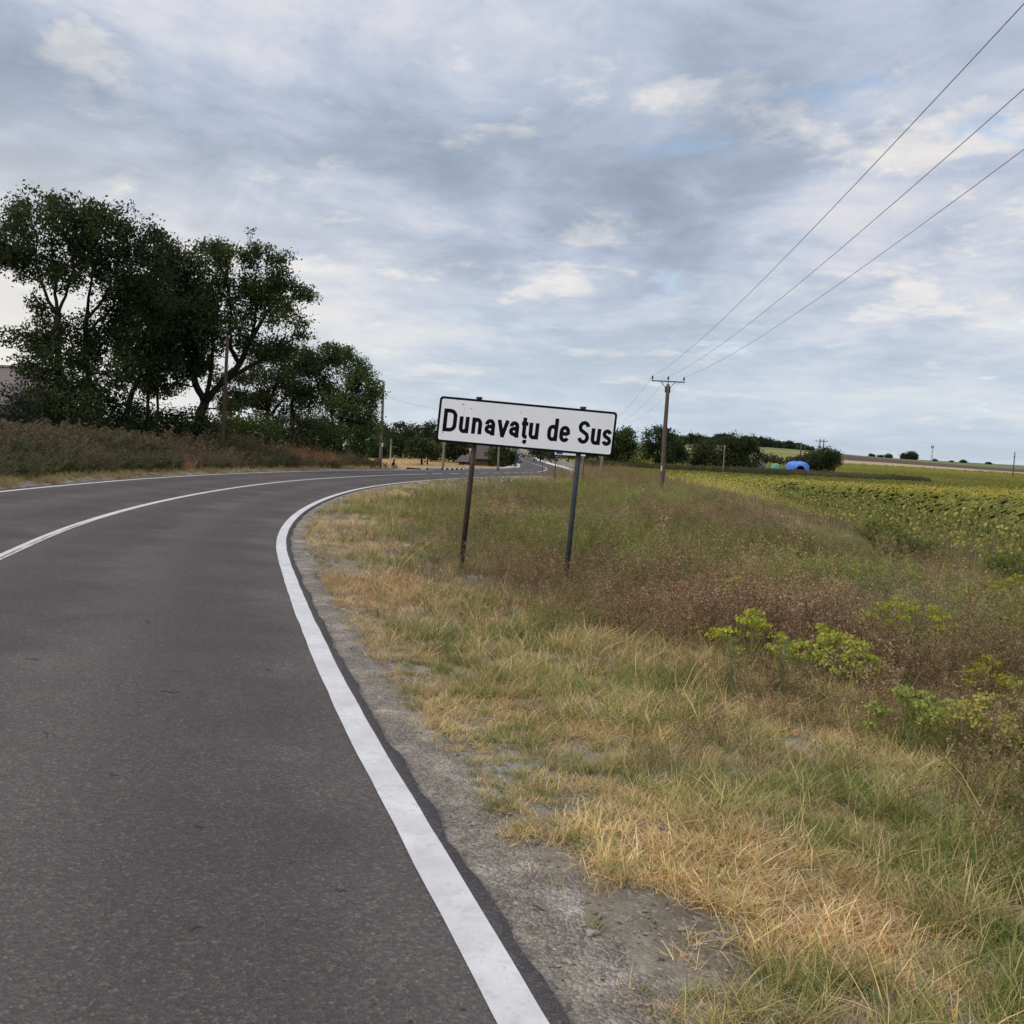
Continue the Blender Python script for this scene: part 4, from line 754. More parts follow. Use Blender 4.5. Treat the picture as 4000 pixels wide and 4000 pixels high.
# ------------------------------------------------------------------ grasses and weeds: scattered tufts
def blades(n, h, w, spread, lean, cols, rg, curve=.5, segs=3, base_dark=1.0):
    """n tapering bent blades; cols: list of colours picked at random"""
    az = rg.uniform(0, 2 * math.pi, n); r0 = spread * np.sqrt(rg.uniform(0, 1, n)); a0 = rg.uniform(0, 2 * math.pi, n)
    B0 = np.column_stack([r0 * np.cos(a0), r0 * np.sin(a0), np.zeros(n)]); H = h * rg.uniform(.45, 1.15, n); ln = lean * rg.uniform(.2, 1.3, n); cu = curve * rg.uniform(.2, 1.4, n)
    D = np.column_stack([np.cos(az), np.sin(az), np.zeros(n)]); Sd = np.column_stack([-np.sin(az + rg.normal(0, .8, n)), np.cos(az), np.zeros(n)]); V = []; C = []
    cc = np.array(cols)[rg.integers(0, len(cols), n)] * rg.uniform(.78, 1.2, (n, 1))
    for k in range(segs + 1):
        f = k / segs; off = (ln * f + cu * f * f) * H; z = H * f * (1 - .25 * cu * f); c = B0 + D * off[:, None]; c[:, 2] = z - .01
        ww = w * (1 - f) ** .7 * .5 + .0004
        V += [c - Sd * ww, c + Sd * ww]; t = cc * (base_dark + (1 - base_dark) * min(1, f * 1.6 + .0)); C += [t, t]
    m = 2 * (segs + 1); V = np.stack(V, 1).reshape(-1, 3); C = np.stack(C, 1).reshape(-1, 3); i = np.arange(n)[:, None] * m + np.arange(segs)[None, :] * 2; i = i.ravel()
    return V, np.stack([i, i + 1, i + 3, i + 2], 1), C
def joined(parts):
    V = []; F = []; C = []; n = 0
    for v, f, c in parts: V.append(v); F.append(f + n); C.append(c); n += len(v)
    return np.vstack(V), np.vstack(F), np.vstack(C)
def weed(h, stems, rg, stemcol, leafcols, leafsize, per, headfrom=.35, spread=.06, lean=.35, droop=0.0, asp=.5):
    """stems with many small leaves or seed husks"""
    parts = []
    V, F, C = blades(stems, h, .006, spread, lean, [stemcol], rg, .25, 3); parts.append((V, F, C)); Q = []
    Vs = V.reshape(stems, 8, 3)
    for s_ in Vs:
        ax = np.stack([s_[0:2].mean(0), s_[2:4].mean(0), s_[4:6].mean(0), s_[6:8].mean(0)])
        f = headfrom + (1 - headfrom) * rg.uniform(0, 1, per) ** .8; p = np.stack([np.interp(f * 3, np.arange(4), ax[:, j]) for j in range(3)], 1)
        Q.append(p + rg.normal(0, 1, (per, 3)) * np.array([.055, .055, .03]) * (h / .5) * (1.25 - f)[:, None])
    Q = np.vstack(Q); k = rg.integers(0, len(leafcols), len(Q)); v, f, c = leaves(Q, leafsize, rg, (1, 1, 1), .25, droop, asp); c = c * np.repeat(np.array(leafcols)[k], 4, 0); parts.append((v, f, c)); return joined(parts)
GN_CACHE = {}
def scatter(name, P, scl, idx, tint, sources, label, cat, yaw=None, tilt=.12):
    """points carrying an instance each"""
    n = len(P); me = bpy.data.meshes.new(name); me.vertices.add(n); me.vertices.foreach_set('co', np.asarray(P, np.float32).ravel())
    rot = np.column_stack([rng.normal(0, tilt, n), rng.normal(0, tilt, n), rng.uniform(0, 2 * math.pi, n) if yaw is None else yaw]).astype(np.float32)
    me.attributes.new('rot', 'FLOAT_VECTOR', 'POINT').data.foreach_set('vector', rot.ravel()); me.attributes.new('scl', 'FLOAT', 'POINT').data.foreach_set('value', np.asarray(scl, np.float32))
    me.attributes.new('idx', 'INT', 'POINT').data.foreach_set('value', np.asarray(idx, np.int32)); c = np.ones((n, 4), np.float32); c[:, :3] = tint
    me.attributes.new('ptint', 'FLOAT_COLOR', 'POINT').data.foreach_set('color', c.ravel())
    col = bpy.data.collections.new(name + '_sources')
    for k, (V, F, C) in enumerate(sources):
        o = bpy.data.objects.new('%s_tuft_%02d' % (name, k), newmesh(name + '_tuft', V, F, GRASS, False, C)); col.objects.link(o)
    ng = bpy.data.node_groups.new(name, 'GeometryNodeTree'); ng.interface.new_socket('Geometry', in_out='INPUT', socket_type='NodeSocketGeometry'); ng.interface.new_socket('Geometry', in_out='OUTPUT', socket_type='NodeSocketGeometry')
    t = NT(ng); gi = t.n.new('NodeGroupInput'); go = t.n.new('NodeGroupOutput'); ci = t.n.new('GeometryNodeCollectionInfo'); ci.inputs[0].default_value = col; ci.inputs['Separate Children'].default_value = True; ci.inputs['Reset Children'].default_value = True
    ip = t.n.new('GeometryNodeInstanceOnPoints'); ip.inputs['Pick Instance'].default_value = True
    def na(nm, typ): q = t.n.new('GeometryNodeInputNamedAttribute'); q.data_type = typ; q.inputs[0].default_value = nm; return q.outputs[0]
    mp = t.n.new('GeometryNodeMeshToPoints'); t.l.new(gi.outputs[0], mp.inputs[0])
    t.l.new(mp.outputs[0], ip.inputs['Points']); t.l.new(ci.outputs[0], ip.inputs['Instance']); t.l.new(na('idx', 'INT'), ip.inputs['Instance Index']); t.l.new(na('rot', 'FLOAT_VECTOR'), ip.inputs['Rotation']); t.l.new(na('scl', 'FLOAT'), ip.inputs['Scale'])
    t.l.new(ip.outputs[0], go.inputs[0])
    o = mobj(name, me); md = o.modifiers.new('scatter', 'NODES'); md.node_group = ng; return tag(o, label, cat, kind='stuff')
g0 = np.random.default_rng(21)
STRAW = [(.66, .46, .235), (.58, .385, .19), (.72, .54, .31), (.50, .325, .16), (.42, .35, .15)]; GOLD = [(.52, .40, .18), (.44, .36, .14), (.58, .44, .22), (.33, .30, .11)]
GREEN = [(.15, .19, .05), (.20, .23, .07), (.12, .16, .045), (.32, .30, .11), (.24, .25, .08)]; OLIVE = [(.225, .23, .075), (.29, .28, .09), (.17, .19, .062), (.36, .32, .115)]
BROWN = [(.275, .182, .092), (.205, .136, .072), (.345, .238, .122), (.145, .102, .058)]; PALEB = [(.46, .35, .20), (.40, .30, .165), (.345, .25, .13), (.295, .208, .11)]
straw_src = [joined([blades(22, .085, .0042, .085, .75, STRAW, g0, .9), blades(10, .05, .005, .10, 1.8, STRAW[:4], g0, .3)]) for _ in range(7)]
long_src = [joined([blades(18, .18, .0042, .08, .5, GOLD + STRAW[:3], g0, .8), blades(12, .13, .005, .08, .6, GREEN, g0, .6), blades(5, .07, .005, .09, 1.4, STRAW[2:], g0, .3)]) for _ in range(7)]
green_src = [joined([blades(26, .16, .0055, .075, .5, GREEN, g0, .9), blades(5, .20, .004, .08, .4, GOLD, g0, .7)]) for _ in range(7)]
brown_src = [weed(.42 + .07 * q, 5, g0, (.17, .115, .075), BROWN + PALEB[:1], .019, 44, .5) for q in range(4)] + [weed(.60, 3, g0, (.22, .13, .08), PALEB + BROWN[:1], .024, 60) for _ in range(2)]
olive_src = [weed(.30 + .06 * q, 7, g0, (.17, .17, .06), OLIVE, .028, 38, .15, .08, .5, 0, .35) for q in range(4)]
grey_src = [weed(.40, 4, g0, (.20, .19, .12), [(.22, .22, .12), (.16, .175, .08), (.34, .31, .21)], .018, 46, .2, .06, .5) for _ in range(3)]
stalk_src = [blades(5, .34, .0036, .05, .3, STRAW + GOLD, g0, .5) for _ in range(4)]

def candidates(x0, x1, y0, y1, dens):
    n = int((x1 - x0) * (y1 - y0) * dens); x = g0.uniform(x0, x1, n); y = g0.uniform(y0, y1, n); s, t = road_st(x, y); return x, y, s, t
def gauss(x, y, cx_, cy_, rx, ry): return np.exp(-(((x - cx_) / rx) ** 2 + ((y - cy_) / ry) ** 2))
def n2(x, y, f, seed): return vnoise(np.column_stack([x, y, np.zeros(len(x))]), f, seed)
bands = [(1.2, 5, 440), (5, 8, 280), (8, 12, 130), (12, 18, 60), (18, 28, 26), (28, 45, 11), (45, 75, 4.2), (75, 128, 1.8)]
X, Y, Tt, SCL = [], [], [], []
for y0, y1, d in bands:
    xr = min(edge_x((y0 + y1) / 2) + 2.5, .74 * y1 + 3.6); x, y, s, t = candidates(-9 if y1 < 50 else -7, xr, y0, y1, d)
    k = (t > 3.55) & (x < .72 * y + 3.5) & (x < edge_x(y) + .4); sc = {440: 1, 280: 1.0, 130: 1.08, 60: 1.25, 26: 1.45, 11: 1.7, 4.2: 2.1, 1.8: 2.6}[d]
    X.append(x[k]); Y.append(y[k]); Tt.append(t[k]); SCL.append(np.full(k.sum(), sc))
X, Y, Tt, SCL = (np.concatenate(q) for q in (X, Y, Tt, SCL)); Z = np.where(Tt < 4.1, np.maximum(ground_z(X, Y, Tt), base(Y) - .04), ground_z(X, Y, Tt)); d = Tt - 3.2
na_, nb, nc = n2(X, Y, .55, 3), n2(X, Y, 1.5, 4), n2(X, Y, .22, 8)
bare = (d < .22 - .08 * smooth(4.5, 7, Y) + .4 * (nb - .45) + .3 * (na_ - .5)) | ((gauss(X, Y, .55, 3.45, .40, .42) > .45) & (nb > .28)) | ((gauss(X, Y, .2, 3.9, .25, .4) > .5) & (nb > .4))
bare &= g0.uniform(0, 1, len(X)) > .06
bare |= (d < .17)
bare |= (n2(X, Y, 3.6, 66) < .34) & (g0.uniform(0, 1, len(X)) < .55) & (Y < 16)
w_straw = 2.6 * np.exp(-((d - .6) / 1.25) ** 2) * smooth(34, 16, Y) + 1.5 * gauss(X, Y, .8, 4.0, .7, .8) + .75 * (Y < 12) + .6 * (Y < 7) + 1.6 * gauss(X, Y, 10.8, 37, 1.2, 6) + .35 * (d < 2.2) + 1.2 * gauss(X, Y, -1.6, 15.6, 1.2, 1.4) + .6 * gauss(X, Y, 4.6, 10.2, 1.2, 1.0)
w_long = .50 + .6 * gauss(X, Y, -.8, 11.5, 1.6, 3) + .5 * gauss(X, Y, 1.0, 8, 1.4, 2.5) - .3 * smooth(14, 22, Y)
w_green = .5 * np.exp(-((d - 2.6) / 2.0) ** 2) + 1.6 * gauss(X, Y, 1.45, 7.4, .7, .8) + 1.2 * gauss(X, Y, .35, 8.6, .6, .8) + .3 * gauss(X, Y, 2.5, 4.3, .8, .8) + .6 * (Y > 18)
w_brown = 3.4 * gauss(X, Y, 2.4, 11.8, 1.8, 2.7) + 1.2 * gauss(X, Y, -.4, 16.8, 1.8, 1.5) + 1.4 * gauss(X, Y, 8.0, 43, 4.0, 6) + 1.0 * gauss(X, Y, 8.6, 20.0, 1.2, 2.6) + .8 * gauss(X, Y, 3.8, 8.6, 1.6, 1.8) + .22 * (Y > 13) + .6 * gauss(X, Y, 1.5, 36, 3.0, 4) + 1.5 * gauss(X, Y, 3.0, 5.2, 1.0, 1.4) + 1.4 * gauss(X, Y, .6, 14.6, 1.6, 1.6)
w_olive = 1.9 * smooth(14, 22, Y) + .35 * (d > 1.2) + 1.3 * gauss(X, Y, 5.8, 16, 2.6, 3.5) + 1.3 * gauss(X, Y, -2, 25, 2.5, 6) + .6 * gauss(X, Y, 3.6, 8, 2, 4)
w_grey = .10 * (Y > 10) + .5 * gauss(X, Y, .8, 19, 1.6, 2) + .6 * gauss(X, Y, 5.0, 14.6, 1.0, 1.4) + .12 * (Y > 9)
w_stalk = (.05 + .05 * (Y < 10)) * smooth(4, 6, Y)
nd, ne = n2(X, Y, 4.2, 61), n2(X, Y, 2.4, 62)
pf = 1.0
def blend(fa, seed):
    a, b_, c_ = n2(X, Y, 1.6 * fa, seed), n2(X, Y, .75 * fa, seed), n2(X, Y, .24 * fa, seed); u, v = smooth(8, 14, Y), smooth(20, 30, Y); return (a * (1 - u) + b_ * u) * (1 - v) + c_ * v
def patch(seed, a): return np.exp(1.25 * a * (blend(1.0, seed) - .5) + .6 * a * (blend(2.6, seed + 50) - .5))
w_straw = w_straw * patch(71, 3.0); w_long = w_long * patch(72, 3.5); w_green = w_green * patch(73, 5.0); w_brown = w_brown * patch(74, 4.5); w_olive = w_olive * patch(75, 5.0); w_grey = w_grey * patch(76, 5.0); w_stalk = w_stalk * patch(77, 4.0)
near_edge = (1 - smooth(1.5, 4.5, d)) * smooth(12, 20, Y); w_straw = w_straw + 2.2 * near_edge; w_brown = w_brown * (1 - .85 * near_edge); w_olive = w_olive * (1 - .85 * near_edge)
WT = np.stack([w_straw, w_long, w_green, w_brown, w_olive, w_grey, w_stalk], 1).clip(0); WT /= WT.sum(1)[:, None]
kind = (g0.uniform(0, 1, len(X))[:, None] > np.cumsum(WT, 1)).sum(1); kind[bare] = -1
for sx_, sy_, sr_ in ((2.72, 8.45, .5), (2.12, 8.75, .48), (2.58, 6.45, .36), (3.0, 6.6, .42), (4.1, 8.55, .3), (4.2, 7.9, .36), (4.55, 11.6, .65), (3.0, 13.4, .5), (7.7, 15.6, .5)):
    q_ = np.hypot((X - sx_ * .97) / sr_, (Y - sy_ * .965) / sr_); kind[(q_ < 1.15) & (kind >= 3) & (kind < 6)] = 1
tone = (.58 + .45 * n2(X, Y, .8, 12) + .42 * n2(X, Y, 5.0, 13)) * g0.uniform(.78, 1.24, len(X)) * (.75 + .5 * n2(X, Y * .6, .25, 16)); hue = n2(X, Y, .35, 14)
TINT = np.column_stack([tone * (1.13 - .14 * hue), tone * (1.0 + .05 * hue), tone * (1.12 - .14 * hue)])
for k, (nm, src, lab, cat, smul) in enumerate((('dry_grass', straw_src, 'short straw coloured dry grass along the gravel shoulder', 'grass', 1.0), ('long_grass', long_src, 'long golden green grass on the verge', 'grass', 1.0), ('green_grass', green_src, 'patches of green grass on the verge', 'grass', 1.0),
        ('brown_weeds', brown_src, 'dried reddish brown weeds round the sign posts', 'weeds', 1.0), ('green_weeds', olive_src, 'low olive green weeds beyond the sign', 'weeds', 1.0), ('grey_weeds', grey_src, 'pale grey green weeds among the brown ones', 'weeds', 1.0), ('grass_stalks', stalk_src, 'thin pale seed stalks above the grass', 'grass', 1.0))):
    m = kind == k; sc = SCL[m] * g0.uniform(.6, 1.3, m.sum()) * (.60 + .85 * blend(1.3, 81)[m]) * smul * (1 - .45 * np.exp(-((d[m] - .4) / .5) ** 2))
    if k == 0: sc *= .8 + .5 * (n2(X[m], Y[m], .9, 15) > .5)
    if k in (3, 4, 5): sc *= np.minimum(1.0, .72 + .02 * Y[m]) / np.maximum(1, SCL[m] ** .5) * (1 - .5 * np.exp(-((edge_x(Y[m]) - X[m]) / 2.2) ** 2)) * (1 - .35 * (k == 4) * (Y[m] < 9)) * (.35 + .65 * smooth(.8, 4.5, d[m]))
    if k in (0, 1, 2): sc *= .70 + .30 * smooth(4.5, 9, Y[m])
    if k in (1, 2): sc /= np.maximum(1, SCL[m] ** .5)
    scatter(nm, np.column_stack([X[m], Y[m], Z[m]]), sc, g0.integers(0, len(src), m.sum()), TINT[m], src, lab, cat)
# sparse sprigs in the gravel and a thin fringe on its outer side
# left bank: tall brown and olive weeds, straw fringe at the asphalt
X, Y, Tt, SCL = [], [], [], []
for y0, y1, dn, sc in ((14, 30, 16, 1.5), (30, 50, 9, 1.7), (50, 90, 4.5, 2.0)):
    x, y, s, t = candidates(-34, -8, y0, y1, dn); k = (t < -3.62) & (t > -17) & (x > -.62 * y - 3) & (y < 82 + t); X.append(x[k]); Y.append(y[k]); Tt.append(t[k]); SCL.append(np.full(k.sum(), sc))
X, Y, Tt, SCL = (np.concatenate(q) for q in (X, Y, Tt, SCL)); Z = ground_z(X, Y, Tt); d = -Tt - 3.55; na_, nb = n2(X, Y, .3, 23), n2(X, Y, .9, 24)
mound = gauss(X, Y, -14.2, 68, 2.6, 5)
kd = np.where(d < .7, 0, np.where(mound > .35, 2, np.where(na_ > .53, 3, np.where((nb > .68) & (d < 3), 2, 1)))); u = g0.uniform(0, 1, len(X)); kd = np.where((u < .15) & (d > .7), 4, kd)
tone = .95 + .5 * n2(X, Y, .5, 25) + .3 * n2(X, Y, 2.0, 26); hgt = np.where(d < .7, .7, .75 + .55 * smooth(.5, 5, d)) * g0.uniform(.7, 1.25, len(X))
TINT = np.column_stack([tone, tone, tone])
DBR = [(.125, .092, .058), (.10, .075, .048), (.16, .118, .072), (.10, .086, .05)]; DOL = [(.088, .09, .042), (.07, .076, .036), (.115, .108, .05), (.105, .09, .05)]  # dark weed colours also stand in for the trees' shade on the bank
bank_brown = [weed(.52, 6, g0, (.10, .07, .045), DBR, .05, 46, .1, .12, .5) for _ in range(4)]; bank_olive = [weed(.45, 6, g0, (.08, .075, .035), DOL, .06, 46, .08, .12, .5) for _ in range(4)]
bank_orange = [joined([blades(40, .62, .012, .14, .35, [(.26, .14, .065), (.21, .11, .05), (.31, .185, .09)], g0, .6), weed(.6, 4, g0, (.2, .12, .06), [(.24, .125, .06), (.18, .095, .048)], .04, 30)]) for _ in range(3)]
bank_straw = [blades(30, .2, .009, .14, .5, [(.36, .26, .11), (.30, .21, .09), (.24, .17, .08), (.2, .18, .07)], g0, .7) for _ in range(3)]
for k, (nm, src, lab, cat) in enumerate((('verge_straw', bank_straw, 'strip of straw along the far left edge of the asphalt', 'grass'), ('bank_weeds', bank_brown, 'tall dark brown weeds on the left bank below the trees', 'weeds'), ('orange_grass', bank_orange, 'mound of dry orange grass left of the feathery tree', 'grass'), ('bank_herbs', bank_olive, 'dark olive weeds on the left bank', 'weeds'), ('bank_stalks', stalk_src, 'thin dry stalks on the left bank', 'grass'))):
    m = kd == k; tt = TINT[m] * (.45 if k == 4 else 1)
    scatter(nm, np.column_stack([X[m], Y[m], Z[m]]), SCL[m] * hgt[m] * (.8 if k == 2 else 1), g0.integers(0, len(src), m.sum()), tt, src, lab, cat)
# straw meadow left of the road and weeds round the field rim and the tarpaulins
x, y, s, t = candidates(-30, 3, 92, 170, 2.0); k = (t < -5.2) & (y > 96 + (t + 8) * .3) & (x < -2 + (y - 96) * .02); x, y = x[k], y[k]; tn = .75 + .5 * n2(x, y, .2, 31)
scatter('meadow_grass', np.column_stack([x, y, ground_z(x, y)]), g0.uniform(1.4, 2.8, len(x)), g0.integers(0, 7, len(x)), np.column_stack([tn, tn * .92, tn * .85]), straw_src, 'dry straw meadow around the seated person', 'grass')
x = np.concatenate([g0.uniform(40, 74, 2200), g0.uniform(10, 45, 1600)]); y = np.concatenate([g0.uniform(181, 197, 2200), g0.uniform(168, 186, 1600)]); k = (x > 12)
x, y = x[k], y[k]; scatter('rim_weeds', np.column_stack([x, y, ground_z(x, y)]), g0.uniform(1.2, 2.6, len(x)), g0.integers(0, 4, len(x)), np.repeat((.8 + 1.5 * n2(x, y, .12, 35))[:, None], 3, 1), bank_olive, 'dark weeds along the far rim of the field before the tarpaulins', 'weeds')
x, y, s, t = candidates(3, 16, 88, 150, 2.2); k = (t > 4.4); x, y = x[k], y[k]; tn = .8 + .4 * n2(x, y, .15, 33)
scatter('bend_weeds', np.column_stack([x, y, ground_z(x, y)]), g0.uniform(1.2, 2.2, len(x)), g0.integers(0, 6, len(x)), np.column_stack([tn, tn, tn]), brown_src, 'dry brown weeds on the inside of the far bend', 'weeds')
# pebbles in the gravel
def pebble(rg, k=7):
    v = [(0, 0, .55)] + [(math.cos(a_) * rg.uniform(.7, 1.2), math.sin(a_) * rg.uniform(.7, 1.2), rg.uniform(.0, .25)) for a_ in np.linspace(0, 2 * math.pi, k + 1)[:-1]] + [(0, 0, -.3)]
    F = [(0, 1 + j, 1 + (j + 1) % k, 1 + (j + 1) % k) for j in range(k)]; F = [(0, 1 + j, 1 + (j + 1) % k) for j in range(k)] + [(k + 1, 1 + (j + 1) % k, 1 + j) for j in range(k)]
    c = np.tile(np.array([[.36, .34, .31]]) * rg.uniform(.6, 1.3), (k + 2, 1)); return np.array(v) * .0075, np.array(F), c * np.array([[1.06, 1.0, .90]])
x, y, s, t = candidates(-4, 2.2, 1.5, 16, 420); k = (t > 3.40) & (t < 3.95 + .5 * gauss(x, y, .5, 3.5, .6, .6)); x, y, t = x[k], y[k], t[k]
scatter('pebbles', np.column_stack([x, y, np.maximum(ground_z(x, y, t), base(y) - .03) + .003]), g0.lognormal(-.35, .5, len(x)), g0.integers(0, 6, len(x)), np.repeat(g0.uniform(.6, 1.3, (len(x), 1)), 3, 1), [pebble(g0) for _ in range(6)], 'loose small pebbles on the gravel shoulder', 'pebbles', tilt=.4)
# single larger stones
stone_m = simple('pale_stone', (.30, .285, .26), .9, .2, 9, .2, 0, .004); brick_m = simple('red_clod', (.13, .075, .06), .95, .3, 6, .2, 0, .01)
def stone(x, y, q, lab, mat, dz=0.0, seed=0):
    rg = np.random.default_rng(seed); m = MB(); k = 9; prof = [(.0, -.35), (.75, -.2), (1.0, .05), (.8, .35), (.4, .5), (0, .53)]
    m.lathe(prof, (0, 0, 0), k); V = np.vstack(m.V) * (1 + .16 * rg.normal(0, 1, (len(prof) * k, 1))); m.V = [V * np.array(q)]; zz = max(gz(x, y), float(base(y)) - .03 if road_st([x], [y])[1][0] < 4.4 else -9)
    tag(m.build('stone', mat, None, True, (x, y, zz + dz), (0, 0, seed)), lab, 'stone', 'single stones on the verge')
stone(.35, 3.42, (.024, .02, .03), 'small pale stone lying on the gravel near the bottom of the frame', stone_m, .006, 1)
stone(-1.72, 16.9, (.11, .08, .07), 'pale flat stone in the cut grass left of the rusty sign post', stone_m, .02, 2)
stone(-1.45, 14.75, (.10, .08, .09), 'dark red clod in the dry grass left of the rusty sign post', brick_m, .01, 3)

# ------------------------------------------------------------------ single plants standing out of the verge
def simple_tree_mesh(parts): V, F, C = joined(parts); return V, F, C
def spurge(x, y, h, r, n, label, seed, col=((.42, .43, .06), (.50, .48, .07), (.34, .37, .06)), lean=(0, 0)):
    """a dome of leafy stems, each ending in a flat cluster of small yellow green bracts"""
    rg = np.random.default_rng(seed); o = tag(empty('spurge_plant', (x, y, gz(x, y))), label, 'plant', 'yellow green spurge plants'); st = MB(); L = []
    for k in range(n):
        a_ = rg.uniform(0, 2 * math.pi); f0 = math.sqrt(rg.uniform(0, 1)); q = r * f0; e = np.array([q * math.cos(a_) + lean[0], q * math.sin(a_) * .8 + lean[1], h * (1 - .55 * f0 ** 2) * rg.uniform(.82, 1.06)]); P = limb((e[0] * .25, e[1] * .25, -.03), e, rg, 5, -.05); st.tube(P, np.linspace(.005, .0025, 5), 4, False)
        f = rg.uniform(.25, .98, 30); p = np.stack([np.interp(f * 4, np.arange(5), P[:, j]) for j in range(3)], 1) + rg.normal(0, .028, (30, 3)); V, F, C = leaves(p, .034, rg, (1, 1, 1), .3, -.3, .28); t_ = np.repeat(f, 4)[:, None]; L.append((V, F, C * (np.array([[.16, .18, .07]]) * (1 - t_) + np.array([[.27, .30, .07]]) * t_)))
        m_ = 44; hr = rg.uniform(.05, .09); ra_ = rg.uniform(0, 2 * math.pi, m_); rr_ = hr * np.sqrt(rg.uniform(0, 1, m_)); p = np.column_stack([rr_ * np.cos(ra_), rr_ * np.sin(ra_), rg.normal(0, .014, m_)]) + e; V, F, C = leaves(p, .026, rg, (1, 1, 1), .25, .0, .9); C = C * np.repeat(np.array(col)[rg.integers(0, len(col), m_)], 4, 0)
        mobj('flower_head', newmesh('flower_head', V, F, LEAF, False, C), o)
    st.build('stem', simple('spurge_stem', (.17, .18, .07), .8), o); V, F, C = joined(L); mobj('foliage', newmesh('foliage', V, F, LEAF, False, C), o)
spurge(2.72, 8.45, .56, .42, 40, 'brightest yellow green spurge bush, right of its flat topped neighbour', 1, ((.40, .42, .065), (.46, .46, .085), (.33, .37, .06)))
spurge(2.12, 8.75, .56, .40, 26, 'flat topped yellow green spurge left of the brightest one', 2)
spurge(2.58, 6.4, .48, .26, 18, 'dull green spurge with small flat heads in the lower right grass', 3, ((.36, .37, .10), (.30, .33, .09)))
spurge(3.0, 6.5, .52, .34, 24, 'pale yellowish spurge beside the dull green one in the lower right grass', 4, ((.38, .355, .10), (.44, .39, .11)))
spurge(4.1, 8.55, .5, .18, 12, 'small spurge with deep yellow heads at the right edge', 5, ((.42, .36, .03), (.36, .33, .05)))
spurge(4.2, 7.9, .52, .24, 16, 'green spurge below the deep yellow one at the right edge', 6, ((.26, .30, .06),))
spurge(4.55, 11.6, .55, .55, 36, 'wide low spurge with lime tops in the middle right of the verge', 7, ((.34, .37, .06), (.42, .43, .07)))
spurge(3.0, 13.4, .55, .36, 26, 'lime spurge among the brown weeds right of the blue-grey sign post', 8)
spurge(7.7, 15.6, .55, .34, 20, 'yellow topped spurge before the field edge on the right', 9, ((.36, .36, .06),))
def spire(x, y, h, lean, label, seed, col=(.17, .215, .11)):
    rg = np.random.default_rng(seed); o = tag(empty('feathery_weed', (x, y, gz(x, y))), label, 'weed', 'blue green upright weeds'); P = limb((0, 0, -.02), (lean, rg.normal(0, .03), h), rg, 6, -.02)
    MB().tube(P, np.linspace(.006, .003, 6), 5, False).build('stem', simple('weed_stem', (.14, .17, .10), .8), o); f = rg.uniform(.08, 1, 240); p = np.stack([np.interp(f * 5, np.arange(6), P[:, j]) for j in range(3)], 1) + rg.normal(0, 1, (240, 3)) * np.array([.022, .022, .012])
    V, F, C = leaves(p, .036, rg, col, .22, -.9, .16); mobj('foliage', newmesh('foliage', V, F, LEAF, False, C), o)
spire(1.62, 7.35, .42, .03, 'left of two blue green upright weeds below the spurge bushes', 1)
spire(1.95, 7.30, .50, .06, 'right and taller one of two blue green weeds below the spurge bushes', 2)
spire(2.75, 5.25, .62, .14, 'leaning blue green weed near the right edge in the tall grass', 3)
spire(3.85, 9.6, .5, .02, 'dark blue green weed in the pale grass on the right', 4, (.15, .20, .09))
spire(1.55, 12.0, .55, .1, 'thin green weed leaning among the brown weeds below the sign', 5, (.17, .23, .09))
for k, (x, y, lab) in enumerate(((10.1, 27.8, 'leafy green weed bush at the field edge left of the bare sunflower stalks'), (9.0, 23.4, 'low dark green weed bush before the bare sunflower stalks'), (9.1, 46, 'small green bush at the corner of the sunflower field'), (9.4, 18.7, 'feathery green bush at the right edge in front of the sunflowers'))):
    g = gz(x, y); q = (.50, .42, .5, .4)[k]
    tree('weed_bush', 'bush', lab, ([], [(x, y, g + q * .75, .55, q), (x + .5, y - .1, g + q * .5, .45, q * .7), (x - .35, y + .2, g + q * .9, .3, q * .6)]), .075, ((.20, .215, .06), (.17, .19, .055), (.17, .19, .06), (.20, .215, .06))[k], 130, 140 + k, 'weed bushes along the field', .26, .4, 7, .07, .2, 'stem', 'foliage')

# ------------------------------------------------------------------ sunflowers
SF_STEM = leafmat('sunflower_stem', .1); SF_LEAF = LEAF
sr = np.random.default_rng(77)
def sf_leaf(rg, a_, z, size, col):
    """heart shaped drooping leaf of 8 faces on a short stalk"""
    d = np.array([math.cos(a_), math.sin(a_), 0]); s_ = np.array([-d[1], d[0], rg.normal(0, .5)]); s_ /= np.linalg.norm(s_); L = size; dr = rg.uniform(.3, 1.25); V = []
    for f, w_, dz in ((.0, .10, .0), (.12, .38, .02), (.4, .46, -.03), (.70, .28, -.30), (.92, .015, -.75)):
        c = d * (.09 + f * L * .8) + np.array([0, 0, z + .06 + dz * dr * L * 1.25]); V += [c - s_ * w_ * L - (0, 0, .10 * w_ * L), c, c + s_ * w_ * L - (0, 0, .10 * w_ * L)]
    V = np.array(V); F = []
    for i in range(4): F += [(3 * i, 3 * i + 1, 3 * i + 4, 3 * i + 3), (3 * i + 1, 3 * i + 2, 3 * i + 5, 3 * i + 4)]
    return V, np.array(F), np.tile(np.array(col) * rg.uniform(.7, 1.3), (15, 1))
def sf_stem(rg, h):
    m = MB(); m.tube([(0, 0, -.05), (.01, 0, h * .5), (.0, .01, h * .93), (-.04, 0, h), (-.12, 0, h - .02)], [.012, .012, .010, .010, .010], 5, False); V = np.vstack(m.V); t = np.clip(V[:, 2] / h, 0, 1)[:, None]
    return V, np.array(m.F4), np.array([[.30, .28, .12]]) * (1 - t) + np.array([[.20, .22, .07]]) * t
